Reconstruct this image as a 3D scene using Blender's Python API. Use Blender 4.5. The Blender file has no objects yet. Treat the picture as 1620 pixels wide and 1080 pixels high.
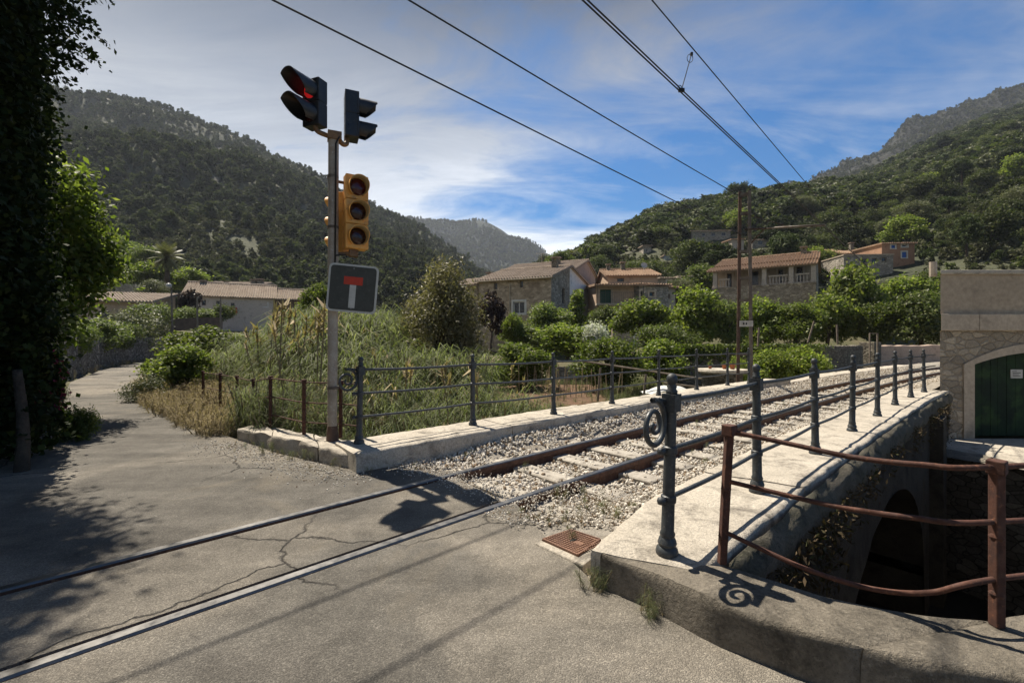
import bpy, bmesh, math, random
import numpy as np
from mathutils import Vector, Matrix, noise as mnoise
R = math.radians
random.seed(7)
SC = bpy.context.scene
COL = SC.collection
F = 720.0; CH = 1.22

# ---------------------------------------------------------------- camera, world, sun
cam = bpy.data.objects.new("camera", bpy.data.cameras.new("camera"))
COL.objects.link(cam)
cam.location = (0, 0, CH); cam.rotation_euler = (R(90), 0, 0)
cam.data.lens = 16; cam.data.sensor_width = 36; cam.data.clip_start = .05; cam.data.clip_end = 8000
SC.camera = cam
SC.view_settings.view_transform = 'Standard'; SC.view_settings.look = 'None'
SC.view_settings.exposure = 0.86; SC.view_settings.gamma = 1.0
SC.cycles.max_bounces = 6; SC.cycles.diffuse_bounces = 3; SC.cycles.glossy_bounces = 2
SC.cycles.transmission_bounces = 3; SC.cycles.transparent_max_bounces = 4
SC.cycles.use_denoising = True; SC.cycles.denoiser = 'OPENIMAGEDENOISE'; SC.cycles.denoising_prefilter = 'ACCURATE'
SUN = Vector((-math.sin(R(43))*math.cos(R(60)), math.cos(R(43))*math.cos(R(60)), math.sin(R(60)))).normalized()
sl = bpy.data.lights.new("sun", 'SUN'); sl.energy = 5.0; sl.angle = R(.5); sl.color = (1, .92, .79)
so = bpy.data.objects.new("sun", sl); COL.objects.link(so)
so.rotation_euler = SUN.to_track_quat('Z', 'Y').to_euler()

class N:
    """tiny node-tree helper"""
    def __init__(s, tree): s.t = tree; s.n = tree.nodes; s.l = tree.links
    def new(s, typ, props=None, **ins):
        nd = s.n.new(typ)
        for k, v in (props or {}).items(): setattr(nd, k, v)
        for k, v in ins.items(): s.set(nd, k, v)
        return nd
    def set(s, nd, k, v):
        key = int(k[1:]) if (k[0] == 'i' and k[1:].isdigit()) else k.replace('_', ' ')
        sock = nd.inputs[key]
        if isinstance(v, bpy.types.NodeSocket): s.l.new(v, sock)
        elif isinstance(v, bpy.types.Node): s.l.new(v.outputs[0], sock)
        else:
            if isinstance(v, (tuple, list)) and len(v) == 3 and sock.type == 'RGBA': v = (*v, 1)
            sock.default_value = v
    def math(s, op, a, b=0.0, clamp=False):
        nd = s.new('ShaderNodeMath', {'operation': op, 'use_clamp': clamp}); s.set(nd, 'i0', a); s.set(nd, 'i1', b); return nd.outputs[0]
    def mix(s, f, a, b, mode='MIX'):
        nd = s.new('ShaderNodeMixRGB', {'blend_type': mode}); s.set(nd, 'i0', f); s.set(nd, 'i1', a); s.set(nd, 'i2', b); return nd.outputs[0]
    def ramp(s, f, stops, interp='LINEAR'):
        nd = s.n.new('ShaderNodeValToRGB'); nd.color_ramp.interpolation = interp; e = nd.color_ramp.elements
        while len(e) < len(stops): e.new(.5)
        for i, (p, c) in enumerate(stops):
            e[i].position = p
            e[i].color = (c, c, c, 1) if isinstance(c, (int, float)) else (*c, 1)
        s.set(nd, 'i0', f); return nd.outputs[0]
    def noise(s, vec, scale, detail=4, rough=.55, dist=0, out=0):
        nd = s.new('ShaderNodeTexNoise', None, Scale=scale, Detail=detail, Roughness=rough, Distortion=dist)
        if vec is not None: s.set(nd, 'Vector', vec)
        return nd.outputs[out]
    def vor(s, vec, scale, feature='F1', out='Distance', rnd=1.0):
        nd = s.new('ShaderNodeTexVoronoi', {'feature': feature}, Scale=scale, Randomness=rnd)
        if vec is not None: s.set(nd, 'Vector', vec)
        return nd.outputs[out]

def build_world():
    w = bpy.data.worlds.new("World"); SC.world = w; w.use_nodes = True
    n = N(w.node_tree); n.n.clear()
    sky = n.new('ShaderNodeTexSky', {'sky_type': 'NISHITA', 'sun_disc': False, 'sun_elevation': R(60),
        'sun_rotation': math.atan2(SUN.x, SUN.y) % (2*math.pi), 'altitude': 50, 'air_density': 1.2, 'dust_density': .7, 'ozone_density': 3.0})
    tc = n.new('ShaderNodeTexCoord'); sep = n.new('ShaderNodeSeparateXYZ'); n.set(sep, 'i0', tc.outputs['Generated'])
    zz = n.math('ADD', n.math('MAXIMUM', sep.outputs[2], 0.0), .16)
    cx = n.math('DIVIDE', sep.outputs[0], zz); cy = n.math('DIVIDE', sep.outputs[1], zz)
    cmb = n.new('ShaderNodeCombineXYZ'); n.set(cmb, 'i0', cx); n.set(cmb, 'i1', cy); n.set(cmb, 'i2', 3.7)
    mp = n.new('ShaderNodeMapping'); n.set(mp, 'Vector', cmb); mp.inputs['Rotation'].default_value = (0, 0, R(-35)); mp.inputs['Scale'].default_value = (.55, 1.25, 1)
    a = n.noise(mp.outputs[0], .75, 9, .58, .35)
    mp2 = n.new('ShaderNodeMapping'); n.set(mp2, 'Vector', cmb); mp2.inputs['Rotation'].default_value = (0, 0, R(20)); mp2.inputs['Scale'].default_value = (.8, 1.9, 1)
    b = n.noise(mp2.outputs[0], 1.5, 8, .62, .8)
    m = n.math('ADD', n.math('MULTIPLY', a, .8), n.math('MULTIPLY', b, .35))
    # more cloud towards the left half of the view, clear blue towards the right
    m = n.math('ADD', m, n.math('MULTIPLY', sep.outputs[0], -.21))
    mask = n.ramp(m, [(.395, .01), (.48, .36), (.58, .90), (.72, 1)])
    # thin high cloud: bright low down, dimmed overhead for lens vignetting and weaker ambient
    elev = n.ramp(sep.outputs[2], [(0, 0), (.18, .1), (.42, .62), (.62, 1)])
    ccol = n.mix(elev, (8.6, 8.8, 9.0), (.70, .78, .98))
    # cloud dimmed away from the sun, behind the viewer, to weaken ambient light
    fw = n.ramp(sep.outputs[1], [(0, .45), (1, 1)])
    ccol = n.mix(1.0, ccol, fw, 'MULTIPLY')
    tex = n.ramp(b, [(.3, .72), (.7, 1.08)])
    ccol = n.mix(1.0, ccol, tex, 'MULTIPLY')
    deep = n.mix(1.0, sky.outputs[0], (.075, .37, .62), 'MULTIPLY')
    col = n.mix(n.math('MULTIPLY', mask, .92), deep, ccol)
    bg = n.new('ShaderNodeBackground', None, Strength=.1); n.set(bg, 'Color', col)
    out = n.new('ShaderNodeOutputWorld'); n.set(out, 'Surface', bg)
build_world()

# ---------------------------------------------------------------- tagging and mesh building
ORI = {}
def tag(o, label=None, cat=None, group=None, kind=None):
    if label: o['label'] = label
    if cat: o['category'] = cat
    if group: o['group'] = group
    if kind: o['kind'] = kind
    return o
def empty(name, loc, label=None, cat=None, group=None, rz=0):
    o = bpy.data.objects.new(name, None); COL.objects.link(o); o.location = loc; o.rotation_euler.z = rz
    o.empty_display_size = .2
    ORI[o.name] = Vector(loc)
    return tag(o, label, cat, group)
def link(name, me, parent=None):
    o = bpy.data.objects.new(name, me); COL.objects.link(o)
    if parent: o.parent = parent
    return o

class MB:
    def __init__(s): s.v = []; s.f = []; s.m = []
    def add(s, vs, fs, mi=0, M=None):
        b = len(s.v)
        s.v += [tuple(M @ Vector(v)) if M else tuple(v) for v in vs]
        s.f += [tuple(b+i for i in f) for f in fs]; s.m += [mi]*len(fs); return s
    def box(s, c, d, rz=0, mi=0, M=None):
        x, y, z = d[0]/2, d[1]/2, d[2]/2
        T = Matrix.Translation(c) @ Matrix.Rotation(rz, 4, 'Z')
        if M: T = M @ T
        vs = [(-x,-y,-z),(x,-y,-z),(x,y,-z),(-x,y,-z),(-x,-y,z),(x,-y,z),(x,y,z),(-x,y,z)]
        return s.add(vs, [(3,2,1,0),(4,5,6,7),(0,1,5,4),(1,2,6,5),(2,3,7,6),(3,0,4,7)], mi, T)
    def bar(s, p, q, w, h, mi=0):
        p, q = Vector(p), Vector(q); d = (q-p)
        up = Vector((0,0,1)) if abs(d.normalized().z) < .95 else Vector((0,1,0))
        a = d.cross(up).normalized()*w/2; b = a.cross(d).normalized()*h/2
        vs = [p-a-b, p+a-b, p+a+b, p-a+b, q-a-b, q+a-b, q+a+b, q-a+b]
        return s.add(vs, [(3,2,1,0),(4,5,6,7),(0,1,5,4),(1,2,6,5),(2,3,7,6),(3,0,4,7)], mi)
    def tube(s, pts, r, n=8, mi=0, M=None):
        pts = [Vector(p) for p in pts]; k = len(pts)
        rs = r if isinstance(r, (list, tuple)) else [r]*k
        vs = []; fs = []; prev = None
        for i, p in enumerate(pts):
            d = (pts[min(i+1, k-1)]-pts[max(i-1, 0)]).normalized()
            if prev is None:
                up = Vector((0,0,1)) if abs(d.z) < .9 else Vector((1,0,0))
                a = d.cross(up).normalized()
            else: a = (prev - d*prev.dot(d)).normalized()
            prev = a; b = d.cross(a)
            for j in range(n):
                t = 2*math.pi*j/n; vs.append(p+(a*math.cos(t)+b*math.sin(t))*rs[i])
        for i in range(k-1):
            for j in range(n): fs.append((i*n+j, i*n+(j+1)%n, (i+1)*n+(j+1)%n, (i+1)*n+j))
        fs.append(tuple(range(n-1, -1, -1))); fs.append(tuple((k-1)*n+j for j in range(n)))
        return s.add(vs, fs, mi, M)
    def lathe(s, prof, c=(0,0,0), n=16, mi=0, M=None):
        vs = []; fs = []
        for r, z in prof:
            for j in range(n):
                t = 2*math.pi*j/n; vs.append((c[0]+r*math.cos(t), c[1]+r*math.sin(t), c[2]+z))
        for i in range(len(prof)-1):
            for j in range(n): fs.append((i*n+j, i*n+(j+1)%n, (i+1)*n+(j+1)%n, (i+1)*n+j))
        fs.append(tuple(range(n-1, -1, -1))); fs.append(tuple((len(prof)-1)*n+j for j in range(n)))
        return s.add(vs, fs, mi, M)
    def prism(s, poly, z0, z1, mi=0, M=None):
        k = len(poly)
        vs = [(x, y, z0) for x, y in poly]+[(x, y, z1) for x, y in poly]
        fs = [tuple(range(k-1, -1, -1)), tuple(range(k, 2*k))]+[(i, (i+1)%k, k+(i+1)%k, k+i) for i in range(k)]
        return s.add(vs, fs, mi, M)
    def grid(s, P, mi=0, M=None):
        """P: rows of points"""
        r, c = len(P), len(P[0])
        return s.add([p for row in P for p in row], [(i*c+j, i*c+j+1, (i+1)*c+j+1, (i+1)*c+j) for i in range(r-1) for j in range(c-1)], mi, M)
    def mesh(s, name, mats, o=(0,0,0), smooth=False, recalc=True):
        me = bpy.data.meshes.new(name)
        o = Vector(o)
        me.from_pydata([tuple(Vector(v)-o) for v in s.v], [], s.f)
        for m in (mats if isinstance(mats, (list, tuple)) else [mats]): me.materials.append(m)
        me.polygons.foreach_set('material_index', s.m)
        if recalc:
            bm = bmesh.new(); bm.from_mesh(me); bmesh.ops.recalc_face_normals(bm, faces=bm.faces); bm.to_mesh(me); bm.free()
        if smooth: me.polygons.foreach_set('use_smooth', [True]*len(me.polygons))
        me.update(); return me
    def build(s, name, mats, parent=None, smooth=False, origin=None, bevel=0, recalc=True, auto=None):
        root = parent
        while root is not None and root.parent: root = root.parent
        o = Vector(origin) if origin else (ORI.get(root.name, Vector((0,0,0))) if root else Vector((0,0,0)))
        me = s.mesh(name, mats, o, smooth, recalc)
        ob = link(name, me, parent)
        if not parent:
            ob.location = o; ORI[ob.name] = o.copy()
        if auto is not None:
            me.polygons.foreach_set('use_smooth', [True]*len(me.polygons)); me.set_sharp_from_angle(angle=R(auto))
        if bevel:
            bv = ob.modifiers.new('bevel', 'BEVEL'); bv.width = bevel; bv.segments = 2; bv.limit_method = 'ANGLE'; bv.angle_limit = R(40)
        return ob

def at(px, py, Y): return Vector(((px-810)*Y/F, Y, CH-(py-540)*Y/F))
def gz(px, py, z=0.0):
    t = (CH-z)/(py-540); return Vector(((px-810)*t, F*t, z))
def resample(pts, step):
    P = np.array(pts, float); d = np.r_[0, np.cumsum(np.linalg.norm(np.diff(P, axis=0), axis=1))]
    n = max(2, int(round(d[-1]/step))+1); q = np.linspace(0, d[-1], n)
    return np.stack([np.interp(q, d, P[:, i]) for i in range(P.shape[1])], 1)
def smooth_line(pts, sub=8):
    P = [np.array(p, float) for p in pts]; out = []
    P = [2*P[0]-P[1]]+P+[2*P[-1]-P[-2]]
    for i in range(1, len(P)-2):
        for k in range(sub):
            t = k/sub; a, b, c, d = P[i-1:i+3]
            out.append(.5*((2*b)+(c-a)*t+(2*a-5*b+4*c-d)*t*t+(3*b-a-3*c+d)*t**3))
    out.append(P[-2]); return np.array(out)
def fbm(x, y, z=0, oct=4): return mnoise.fractal(Vector((x, y, z)), 1.0, 2.0, oct)
def sstep(a, b, x):
    t = np.clip((np.asarray(x, float)-a)/(b-a), 0, 1); return t*t*(3-2*t)

# ---------------------------------------------------------------- materials
def base_mat(name):
    m = bpy.data.materials.new(name); m.use_nodes = True
    n = N(m.node_tree); n.n.clear()
    bs = n.new('ShaderNodeBsdfPrincipled'); out = n.new('ShaderNodeOutputMaterial'); n.set(out, 'Surface', bs)
    tc = n.new('ShaderNodeTexCoord').outputs['Object']
    return m, n, bs, tc, out
def bump(n, bs, h, strength, dist=.02):
    b = n.new('ShaderNodeBump', None, Strength=strength, Distance=dist, Height=h); n.set(bs, 'Normal', b); return b
def mk(name, c1, c2=None, sc=3, rough=.8, bs_=None, metal=0, spec=.3, c3=None, sc3=20, lo=.35, hi=.65):
    """noise-mottled surface; bs_=(scale, strength, distance) bump"""
    m, n, bs, tc, out = base_mat(name)
    c2 = c2 or tuple(x*.75 for x in c1)
    f = n.ramp(n.noise(tc, sc, 6, .6, .3), [(lo, 0), (hi, 1)])
    col = n.mix(f, c1, c2)
    if c3: col = n.mix(n.ramp(n.noise(tc, sc3, 5, .6), [(.56, 0), (.68, .8)]), col, c3)
    fine = n.noise(tc, sc*14, 3, .6)
    col = n.mix(1.0, col, n.ramp(fine, [(.3, .82), (.7, 1.14)]), 'MULTIPLY')
    n.set(bs, 'Base Color', col); n.set(bs, 'Roughness', rough); n.set(bs, 'Metallic', metal); n.set(bs, 'Specular IOR Level', spec)
    if bs_: bump(n, bs, n.noise(tc, bs_[0], 5, .65), bs_[1], bs_[2] if len(bs_) > 2 else .02)
    return m
def stone_mat(name, c1, c2, mortar, scale=3.5, gap=.06, strength=.8, dist=.05, zs=1.7, stain=None):
    m, n, bs, tc, out = base_mat(name)
    mp = n.new('ShaderNodeMapping'); n.set(mp, 'Vector', tc); mp.inputs['Scale'].default_value = (1, 1, zs)
    wob = n.noise(mp.outputs[0], scale*.8, 3, .5, 0, 1)
    v = n.mix(.12/scale*2, mp.outputs[0], wob, 'ADD')
    cell = n.new('ShaderNodeTexVoronoi', {'feature': 'F1'}, Scale=scale, Vector=v)
    edge = n.vor(v, scale, 'DISTANCE_TO_EDGE', 'Distance')
    sep = n.new('ShaderNodeSeparateColor'); n.set(sep, 'i0', cell.outputs['Color'])
    col = n.mix(sep.outputs[0], c1, c2)
    col = n.mix(1.0, col, n.ramp(sep.outputs[1], [(0, .65), (1, 1.25)]), 'MULTIPLY')
    col = n.mix(1.0, col, n.ramp(n.noise(tc, scale*6, 5, .65), [(.3, .65), (.7, 1.25)]), 'MULTIPLY')
    e = n.ramp(edge, [(0, 0), (gap, 1)])
    col = n.mix(e, mortar, col)
    if stain: col = n.mix(n.ramp(n.noise(tc, .7, 5, .6), [(.5, 0), (.68, .7)]), col, stain)
    n.set(bs, 'Base Color', col); n.set(bs, 'Roughness', .92); n.set(bs, 'Specular IOR Level', .15)
    h = n.math('ADD', n.math('MULTIPLY', n.ramp(edge, [(0, 0), (gap*2.2, 1)]), 1.0), n.math('MULTIPLY', n.noise(tc, scale*7, 5, .7), .5))
    bump(n, bs, h, strength, dist)
    return m
def leaf_mat(name, c1, c2, c3=None, trans=.35, rough=.55, var=.35, spec=.35):
    m, n, bs, tc, out = base_mat(name)
    g = n.new('ShaderNodeNewGeometry').outputs['Random Per Island']
    oi = n.new('ShaderNodeObjectInfo').outputs['Random']
    st = [(0, c1), (.75, c2)] + ([(1, c3)] if c3 else [])
    col = n.ramp(g, st)
    col = n.mix(1.0, col, n.ramp(n.math('FRACT', n.math('MULTIPLY', oi, 7.31)), [(0, 1-var), (1, 1+var)]), 'MULTIPLY')
    big = n.noise(tc, 2.5, 2, .5)
    col = n.mix(1.0, col, n.ramp(big, [(.3, .75), (.7, 1.3)]), 'MULTIPLY')
    n.set(bs, 'Base Color', col); n.set(bs, 'Roughness', rough); n.set(bs, 'Specular IOR Level', spec)
    tr = n.new('ShaderNodeBsdfTranslucent'); n.set(tr, 'Color', n.mix(1.0, col, (1.1, 1.25, .6), 'MULTIPLY'))
    mx = n.new('ShaderNodeMixShader'); n.set(mx, 'i0', trans); n.l.new(bs.outputs[0], mx.inputs[1]); n.l.new(tr.outputs[0], mx.inputs[2])
    n.l.new(mx.outputs[0], out.inputs['Surface'])
    return m

def asphalt_mat():
    m, n, bs, tc, out = base_mat('asphalt')
    v = n.new('ShaderNodeTexVoronoi', {'feature': 'F1'}, Scale=230, Vector=tc)
    sp = n.new('ShaderNodeSeparateColor'); n.set(sp, 'i0', v.outputs['Color'])
    agg = n.ramp(sp.outputs[0], [(0, (.12, .112, .10)), (.45, (.162, .151, .134)), (.8, (.192, .179, .158)), (1, (.28, .262, .23))])
    big = n.noise(tc, .55, 6, .6, .4)
    col = n.mix(1.0, agg, n.ramp(big, [(.3, (.62, .6, .58)), (.5, (.95, .93, .9)), (.7, (1.3, 1.24, 1.15))]), 'MULTIPLY')
    mid = n.noise(tc, 5, 6, .7)
    col = n.mix(1.0, col, n.ramp(mid, [(.3, .72), (.7, 1.2)]), 'MULTIPLY')
    pn = n.noise(tc, .42, 2, .4, .2)
    col = n.mix(1.0, col, n.ramp(pn, [(.47, (.80, .80, .80)), (.49, (1.1, 1.08, 1.05))]), 'MULTIPLY')
    st_ = n.new('ShaderNodeMapping'); n.set(st_, 'Vector', tc); st_.inputs['Rotation'].default_value = (0, 0, R(-44)); st_.inputs['Scale'].default_value = (.25, 2.2, 1)
    col = n.mix(1.0, col, n.ramp(n.noise(st_.outputs[0], 1.3, 5, .6), [(.35, .78), (.65, 1.12)]), 'MULTIPLY')
    oil = n.ramp(n.noise(tc, 2.6, 3, .6, .3), [(.68, 0), (.76, .55)])
    col = n.mix(oil, col, (.03, .027, .024))
    # tar-dark cracks
    w = n.noise(tc, 1.6, 5, .65, 0, 1); vv = n.mix(.35, tc, w, 'ADD')
    edge = n.vor(vv, .55, 'DISTANCE_TO_EDGE', 'Distance')
    gate = n.ramp(n.noise(tc, .45, 3), [(.44, 0), (.5, 1)])
    crk = n.math('MULTIPLY', n.ramp(edge, [(.0015, .9), (.006, 0)]), gate)
    col = n.mix(crk, col, (.018, .016, .014))
    dirt = n.ramp(n.noise(tc, .8, 5, .7, .8), [(.55, 0), (.75, .55)])
    col = n.mix(dirt, col, (.21, .175, .125))
    n.set(bs, 'Base Color', col); n.set(bs, 'Roughness', .88); n.set(bs, 'Specular IOR Level', .25)
    h = n.math('SUBTRACT', n.math('ADD', n.math('MULTIPLY', n.ramp(v.outputs['Distance'], [(0, 1), (.7, 0)]), .7), n.math('MULTIPLY', n.noise(tc, 30, 4), .9)), n.math('MULTIPLY', crk, 3.0))
    bump(n, bs, h, .8, .008)
    return m
def concrete_mat(name, c1, c2, dark, lichen, sc=2.0):
    m, n, bs, tc, out = base_mat(name)
    col = n.mix(n.ramp(n.noise(tc, sc, 7, .65, .5), [(.35, 0), (.65, 1)]), c1, c2)
    col = n.mix(n.ramp(n.noise(tc, sc*2.3, 7, .7, .6), [(.5, 0), (.68, .85)]), col, dark)
    lv = n.vor(n.mix(.09, tc, n.noise(tc, 16, 5, .7, 0, 1), 'ADD'), sc*24, 'F1', 'Distance')
    col = n.mix(n.math('MULTIPLY', n.ramp(lv, [(.18, 1), (.26, 0)]), n.ramp(n.noise(tc, sc*1.1, 3), [(.52, 0), (.62, .22)])), col, lichen)
    col = n.mix(1.0, col, n.ramp(n.noise(tc, 60, 4, .7), [(.3, .7), (.7, 1.25)]), 'MULTIPLY')
    col = n.mix(n.ramp(n.vor(tc, 110, 'F1', 'Distance'), [(.12, .75), (.2, 0)]), col, dark)
    n.set(bs, 'Base Color', col); n.set(bs, 'Roughness', .92); n.set(bs, 'Specular IOR Level', .2)
    bump(n, bs, n.math('ADD', n.noise(tc, 14, 7, .75), n.math('MULTIPLY', n.noise(tc, 90, 3, .7), .4)), .85, .025)
    return m
def metal_mat(name, c1, c2, rough, metal=0.0, sc=14, thr=(.5, .65), c3=None, bmp=.25):
    m, n, bs, tc, out = base_mat(name)
    f = n.ramp(n.noise(tc, sc, 7, .7, .3), [(thr[0], 0), (thr[1], 1)])
    col = n.mix(f, c1, c2)
    if c3: col = n.mix(n.ramp(n.noise(tc, sc*3.1, 4, .7), [(.58, 0), (.66, 1)]), col, c3)
    col = n.mix(1.0, col, n.ramp(n.noise(tc, sc*.25, 3), [(.3, .75), (.7, 1.2)]), 'MULTIPLY')
    n.set(bs, 'Base Color', col); n.set(bs, 'Metallic', metal)
    n.set(bs, 'Roughness', n.ramp(n.noise(tc, sc*2, 4), [(.3, max(.05, rough-.15)), (.7, min(1, rough+.15))]))
    bump(n, bs, n.noise(tc, sc*4, 5, .7), bmp, .004)
    return m

M = {}
M['asphalt'] = asphalt_mat()
M['groove'] = mk('groove_dirt', (.03, .027, .024), (.016, .014, .012), 20, .95, (60, .6))
M['slab'] = concrete_mat('parapet_stone', (.52, .465, .385), (.41, .365, .30), (.15, .132, .11), (.58, .53, .45))
M['kerb'] = concrete_mat('old_kerb_stone', (.23, .20, .16), (.145, .127, .10), (.045, .04, .033), (.40, .36, .29), 1.6)
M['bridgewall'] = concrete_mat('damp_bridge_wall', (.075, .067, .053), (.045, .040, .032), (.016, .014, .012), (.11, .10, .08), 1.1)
M['rubble'] = stone_mat('rubble_wall', (.17, .155, .13), (.09, .083, .072), (.022, .02, .018), 5, .07, .2, .03)
M['drystone'] = stone_mat('dry_stone', (.30, .285, .26), (.17, .16, .145), (.03, .027, .023), 4.5, .09, 1, .07)
M['gardenwall'] = stone_mat('garden_wall_stone', (.30, .265, .21), (.21, .185, .145), (.10, .088, .07), 5, .07, .9, .05)
M['iron'] = metal_mat('painted_iron', (.040, .046, .050), (.026, .029, .032), .5, .0, 22, (.45, .6), (.11, .1, .09))
M['iron'].node_tree.nodes['Principled BSDF'].inputs['Specular IOR Level'].default_value = .5
M['rust'] = metal_mat('rusty_iron', (.085, .032, .018), (.045, .018, .012), .85, 0, 18, (.4, .6), (.15, .06, .03), .5)
M['railside'] = metal_mat('rail_rust', (.105, .048, .028), (.060, .028, .017), .8, 0, 12, (.4, .6), (.17, .085, .045), .5)
M['railtop'] = metal_mat('rail_polished', (.17, .165, .16), (.11, .105, .10), .45, .9, 9, (.4, .7), None, .08)
M['sleeper'] = mk('weathered_sleeper', (.40, .365, .31), (.28, .25, .21), 7, .9, (40, .7, .01), c3=(.09, .075, .06), sc3=9)
M['pole'] = metal_mat('galvanised_pole', (.36, .31, .25), (.27, .22, .17), .65, .0, 10, (.4, .62), (.46, .42, .36), .3)
M['yellow'] = metal_mat('ochre_signal_paint', (.80, .39, .08), (.66, .32, .07), .5, 0, 7, (.4, .62), (.34, .17, .06), .15)
M['yellowlight'] = mk('pale_visor_inside', (.55, .42, .22), (.45, .33, .16), 6, .5)
M['blackp'] = metal_mat('black_signal_plastic', (.010, .012, .016), (.017, .018, .021), .42, 0, 8, (.4, .62), (.035, .033, .03), .1)
M['amberbr'] = metal_mat('bracket_paint', (.21, .11, .04), (.12, .065, .03), .6, 0, 14, (.4, .62), (.06, .035, .02), .3)
def glossy(name, col, rough=.12, emit=0):
    m, n, bs, tc, out = base_mat(name)
    n.set(bs, 'Base Color', col); n.set(bs, 'Roughness', rough); n.set(bs, 'Specular IOR Level', .5)
    f = n.vor(tc, 70, 'F1', 'Distance'); bump(n, bs, f, .3, .004)
    if emit: n.set(bs, 'Emission Color', (1, .03, .03)); n.set(bs, 'Emission Strength', emit)
    return m
M['lens_dark'] = glossy('dark_lens', (.030, .007, .005)); M['lens_red'] = glossy('dark_red_lens', (.055, .004, .006)); M['lens_lit'] = glossy('lit_red_lens', (.12, .004, .006), .2, .16)
M['signgrey'] = mk('faded_sign_face', (.066, .068, .060), (.048, .05, .043), 14, .6, c3=(.09, .09, .08), sc3=30)
M['signwhite'] = mk('sign_white', (.52, .51, .47), (.45, .44, .40), 16, .5)
M['signred'] = mk('sign_red', (.52, .045, .02), (.42, .04, .02), 16, .5)
M['alu'] = mk('sign_back', (.3, .3, .3), (.22, .22, .22), 8, .5, metal=.4)
M['manhole'] = metal_mat('rusty_cover', (.17, .085, .05), (.12, .058, .035), .75, 0, 8, (.4, .65), (.22, .12, .07), .4)
M['soil'] = mk('red_soil', (.15, .085, .05), (.10, .06, .035), 1.5, .95, (12, .9, .08), c3=(.2, .15, .08), sc3=4)
M['earth'] = mk('earth_ground', (.065, .07, .028), (.105, .09, .05), .35, .95, (5, .8, .1), c3=(.05, .06, .025), sc3=1.3)
M['bed'] = mk('ballast_bed', (.36, .325, .275), (.24, .215, .18), 7, .95, (40, .9, .04), c3=(.17, .12, .07), sc3=1.5)
M['mud'] = mk('river_bed', (.025, .022, .018), (.015, .014, .012), 1.5, .6, (8, .8, .05))
M['stone_l'] = mk('ballast_stone_light', (.68, .63, .55), (.52, .475, .41), 9, .9)
M['stone_m'] = mk('ballast_stone_mid', (.46, .415, .35), (.34, .305, .25), 9, .9)
M['stone_b'] = mk('ballast_stone_brown', (.27, .20, .13), (.17, .12, .08), 9, .9)
M['wire'] = mk('wire_black', (.012, .012, .013), (.02, .02, .02), 4, .6)
M['maststeel'] = metal_mat('mast_steel', (.15, .125, .10), (.10, .075, .055), .75, .1, 5, (.4, .6), (.2, .18, .15), .3)
M['mastrust'] = metal_mat('mast_rust', (.10, .055, .035), (.055, .032, .022), .8, 0, 6, (.4, .6), (.15, .1, .07), .4)
M['plate'] = mk('white_plate', (.55, .53, .49), (.4, .38, .34), 6, .6)
M['bark'] = mk('bark', (.085, .065, .048), (.045, .034, .026), 8, .95, (30, .9, .03))
M['cane'] = mk('dry_cane', (.33, .26, .15), (.22, .17, .10), 4, .8)
M['wood'] = mk('grey_wood', (.22, .18, .14), (.13, .105, .08), 6, .9, (30, .5, .01))
M['pot'] = mk('terracotta_pot', (.36, .13, .06), (.28, .10, .045), 8, .8)
M['tarp'] = mk('white_tarp', (.62, .62, .6), (.45, .45, .43), 5, .7)
M['glass'] = glossy('window_dark', (.012, .013, .014), .15)
M['roof'] = mk('old_roof_tile', (.36, .29, .225), (.25, .19, .14), 1.1, .9, (14, .5, .03), c3=(.15, .12, .095), sc3=3.5)
M['roofred'] = mk('brown_roof_tile', (.30, .195, .125), (.22, .14, .09), 1.5, .9, (14, .5, .03), c3=(.38, .30, .22), sc3=5)
M['white'] = mk('white_frame', (.62, .60, .56), (.5, .48, .44), 4, .7)
M['greenshut'] = mk('green_shutter', (.025, .075, .045), (.02, .055, .035), 6, .6)
M['blueshut'] = mk('blue_shutter', (.03, .13, .45), (.025, .10, .36), 6, .6)
M['doorgreen'] = mk('weathered_green_door', (.016, .038, .012), (.009, .017, .008), 3, .8, (30, .5, .01), c3=(.04, .078, .02), sc3=1.8)
M['hillsoil'] = mk('hill_scrub_soil', (.075, .078, .045), (.045, .052, .028), .05, .95, (.4, .9, 1.0), c3=(.15, .14, .115), sc3=.09)
M['rock'] = mk('grey_cliff_rock', (.030, .030, .024), (.016, .018, .013), .03, .95, (.12, 1, 6.0), c3=(.03, .036, .02), sc3=.05)
M['farhill'] = mk('far_mountain', (.035, .045, .036), (.022, .03, .022), .02, .95, (.1, 1, 5.0), c3=(.08, .08, .075), sc3=.035)
# ---------------------------------------------------------------- track geometry: centre line C(s), right normal
def _track():
    S = np.arange(-14, 46, .1); th = np.where(S > 0, R(43.7)-R(.28)*S, R(44.6)-0*S)
    i0 = int(np.argmin(abs(S)))
    d = np.stack([np.cos(th), np.sin(th)], 1); P = np.zeros_like(d)
    P[i0] = np.array([-.508, 4.2])+.435*np.array([math.sin(R(44)), -math.cos(R(44))])
    for i in range(i0+1, len(S)): P[i] = P[i-1]+.1*d[i-1]
    for i in range(i0-1, -1, -1): P[i] = P[i+1]-.1*d[i]
    return S, P, th
TS, TP, TT = _track()
def tk(s, u, z=0.0):
    x = np.interp(s, TS, TP[:, 0]); y = np.interp(s, TS, TP[:, 1]); t = np.interp(s, TS, TT)
    return Vector((x+u*math.sin(t), y-u*math.cos(t), z))
def tk2(s, u): p = tk(s, u); return (p.x, p.y)
def su(x, y):
    i = int(np.argmin((TP[:, 0]-x)**2+(TP[:, 1]-y)**2)); t = TT[i]; dx, dy = x-TP[i, 0], y-TP[i, 1]
    return TS[i]+dx*math.cos(t)+dy*math.sin(t), dx*math.sin(t)-dy*math.cos(t)
RA, RB = -.435, .435

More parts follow.
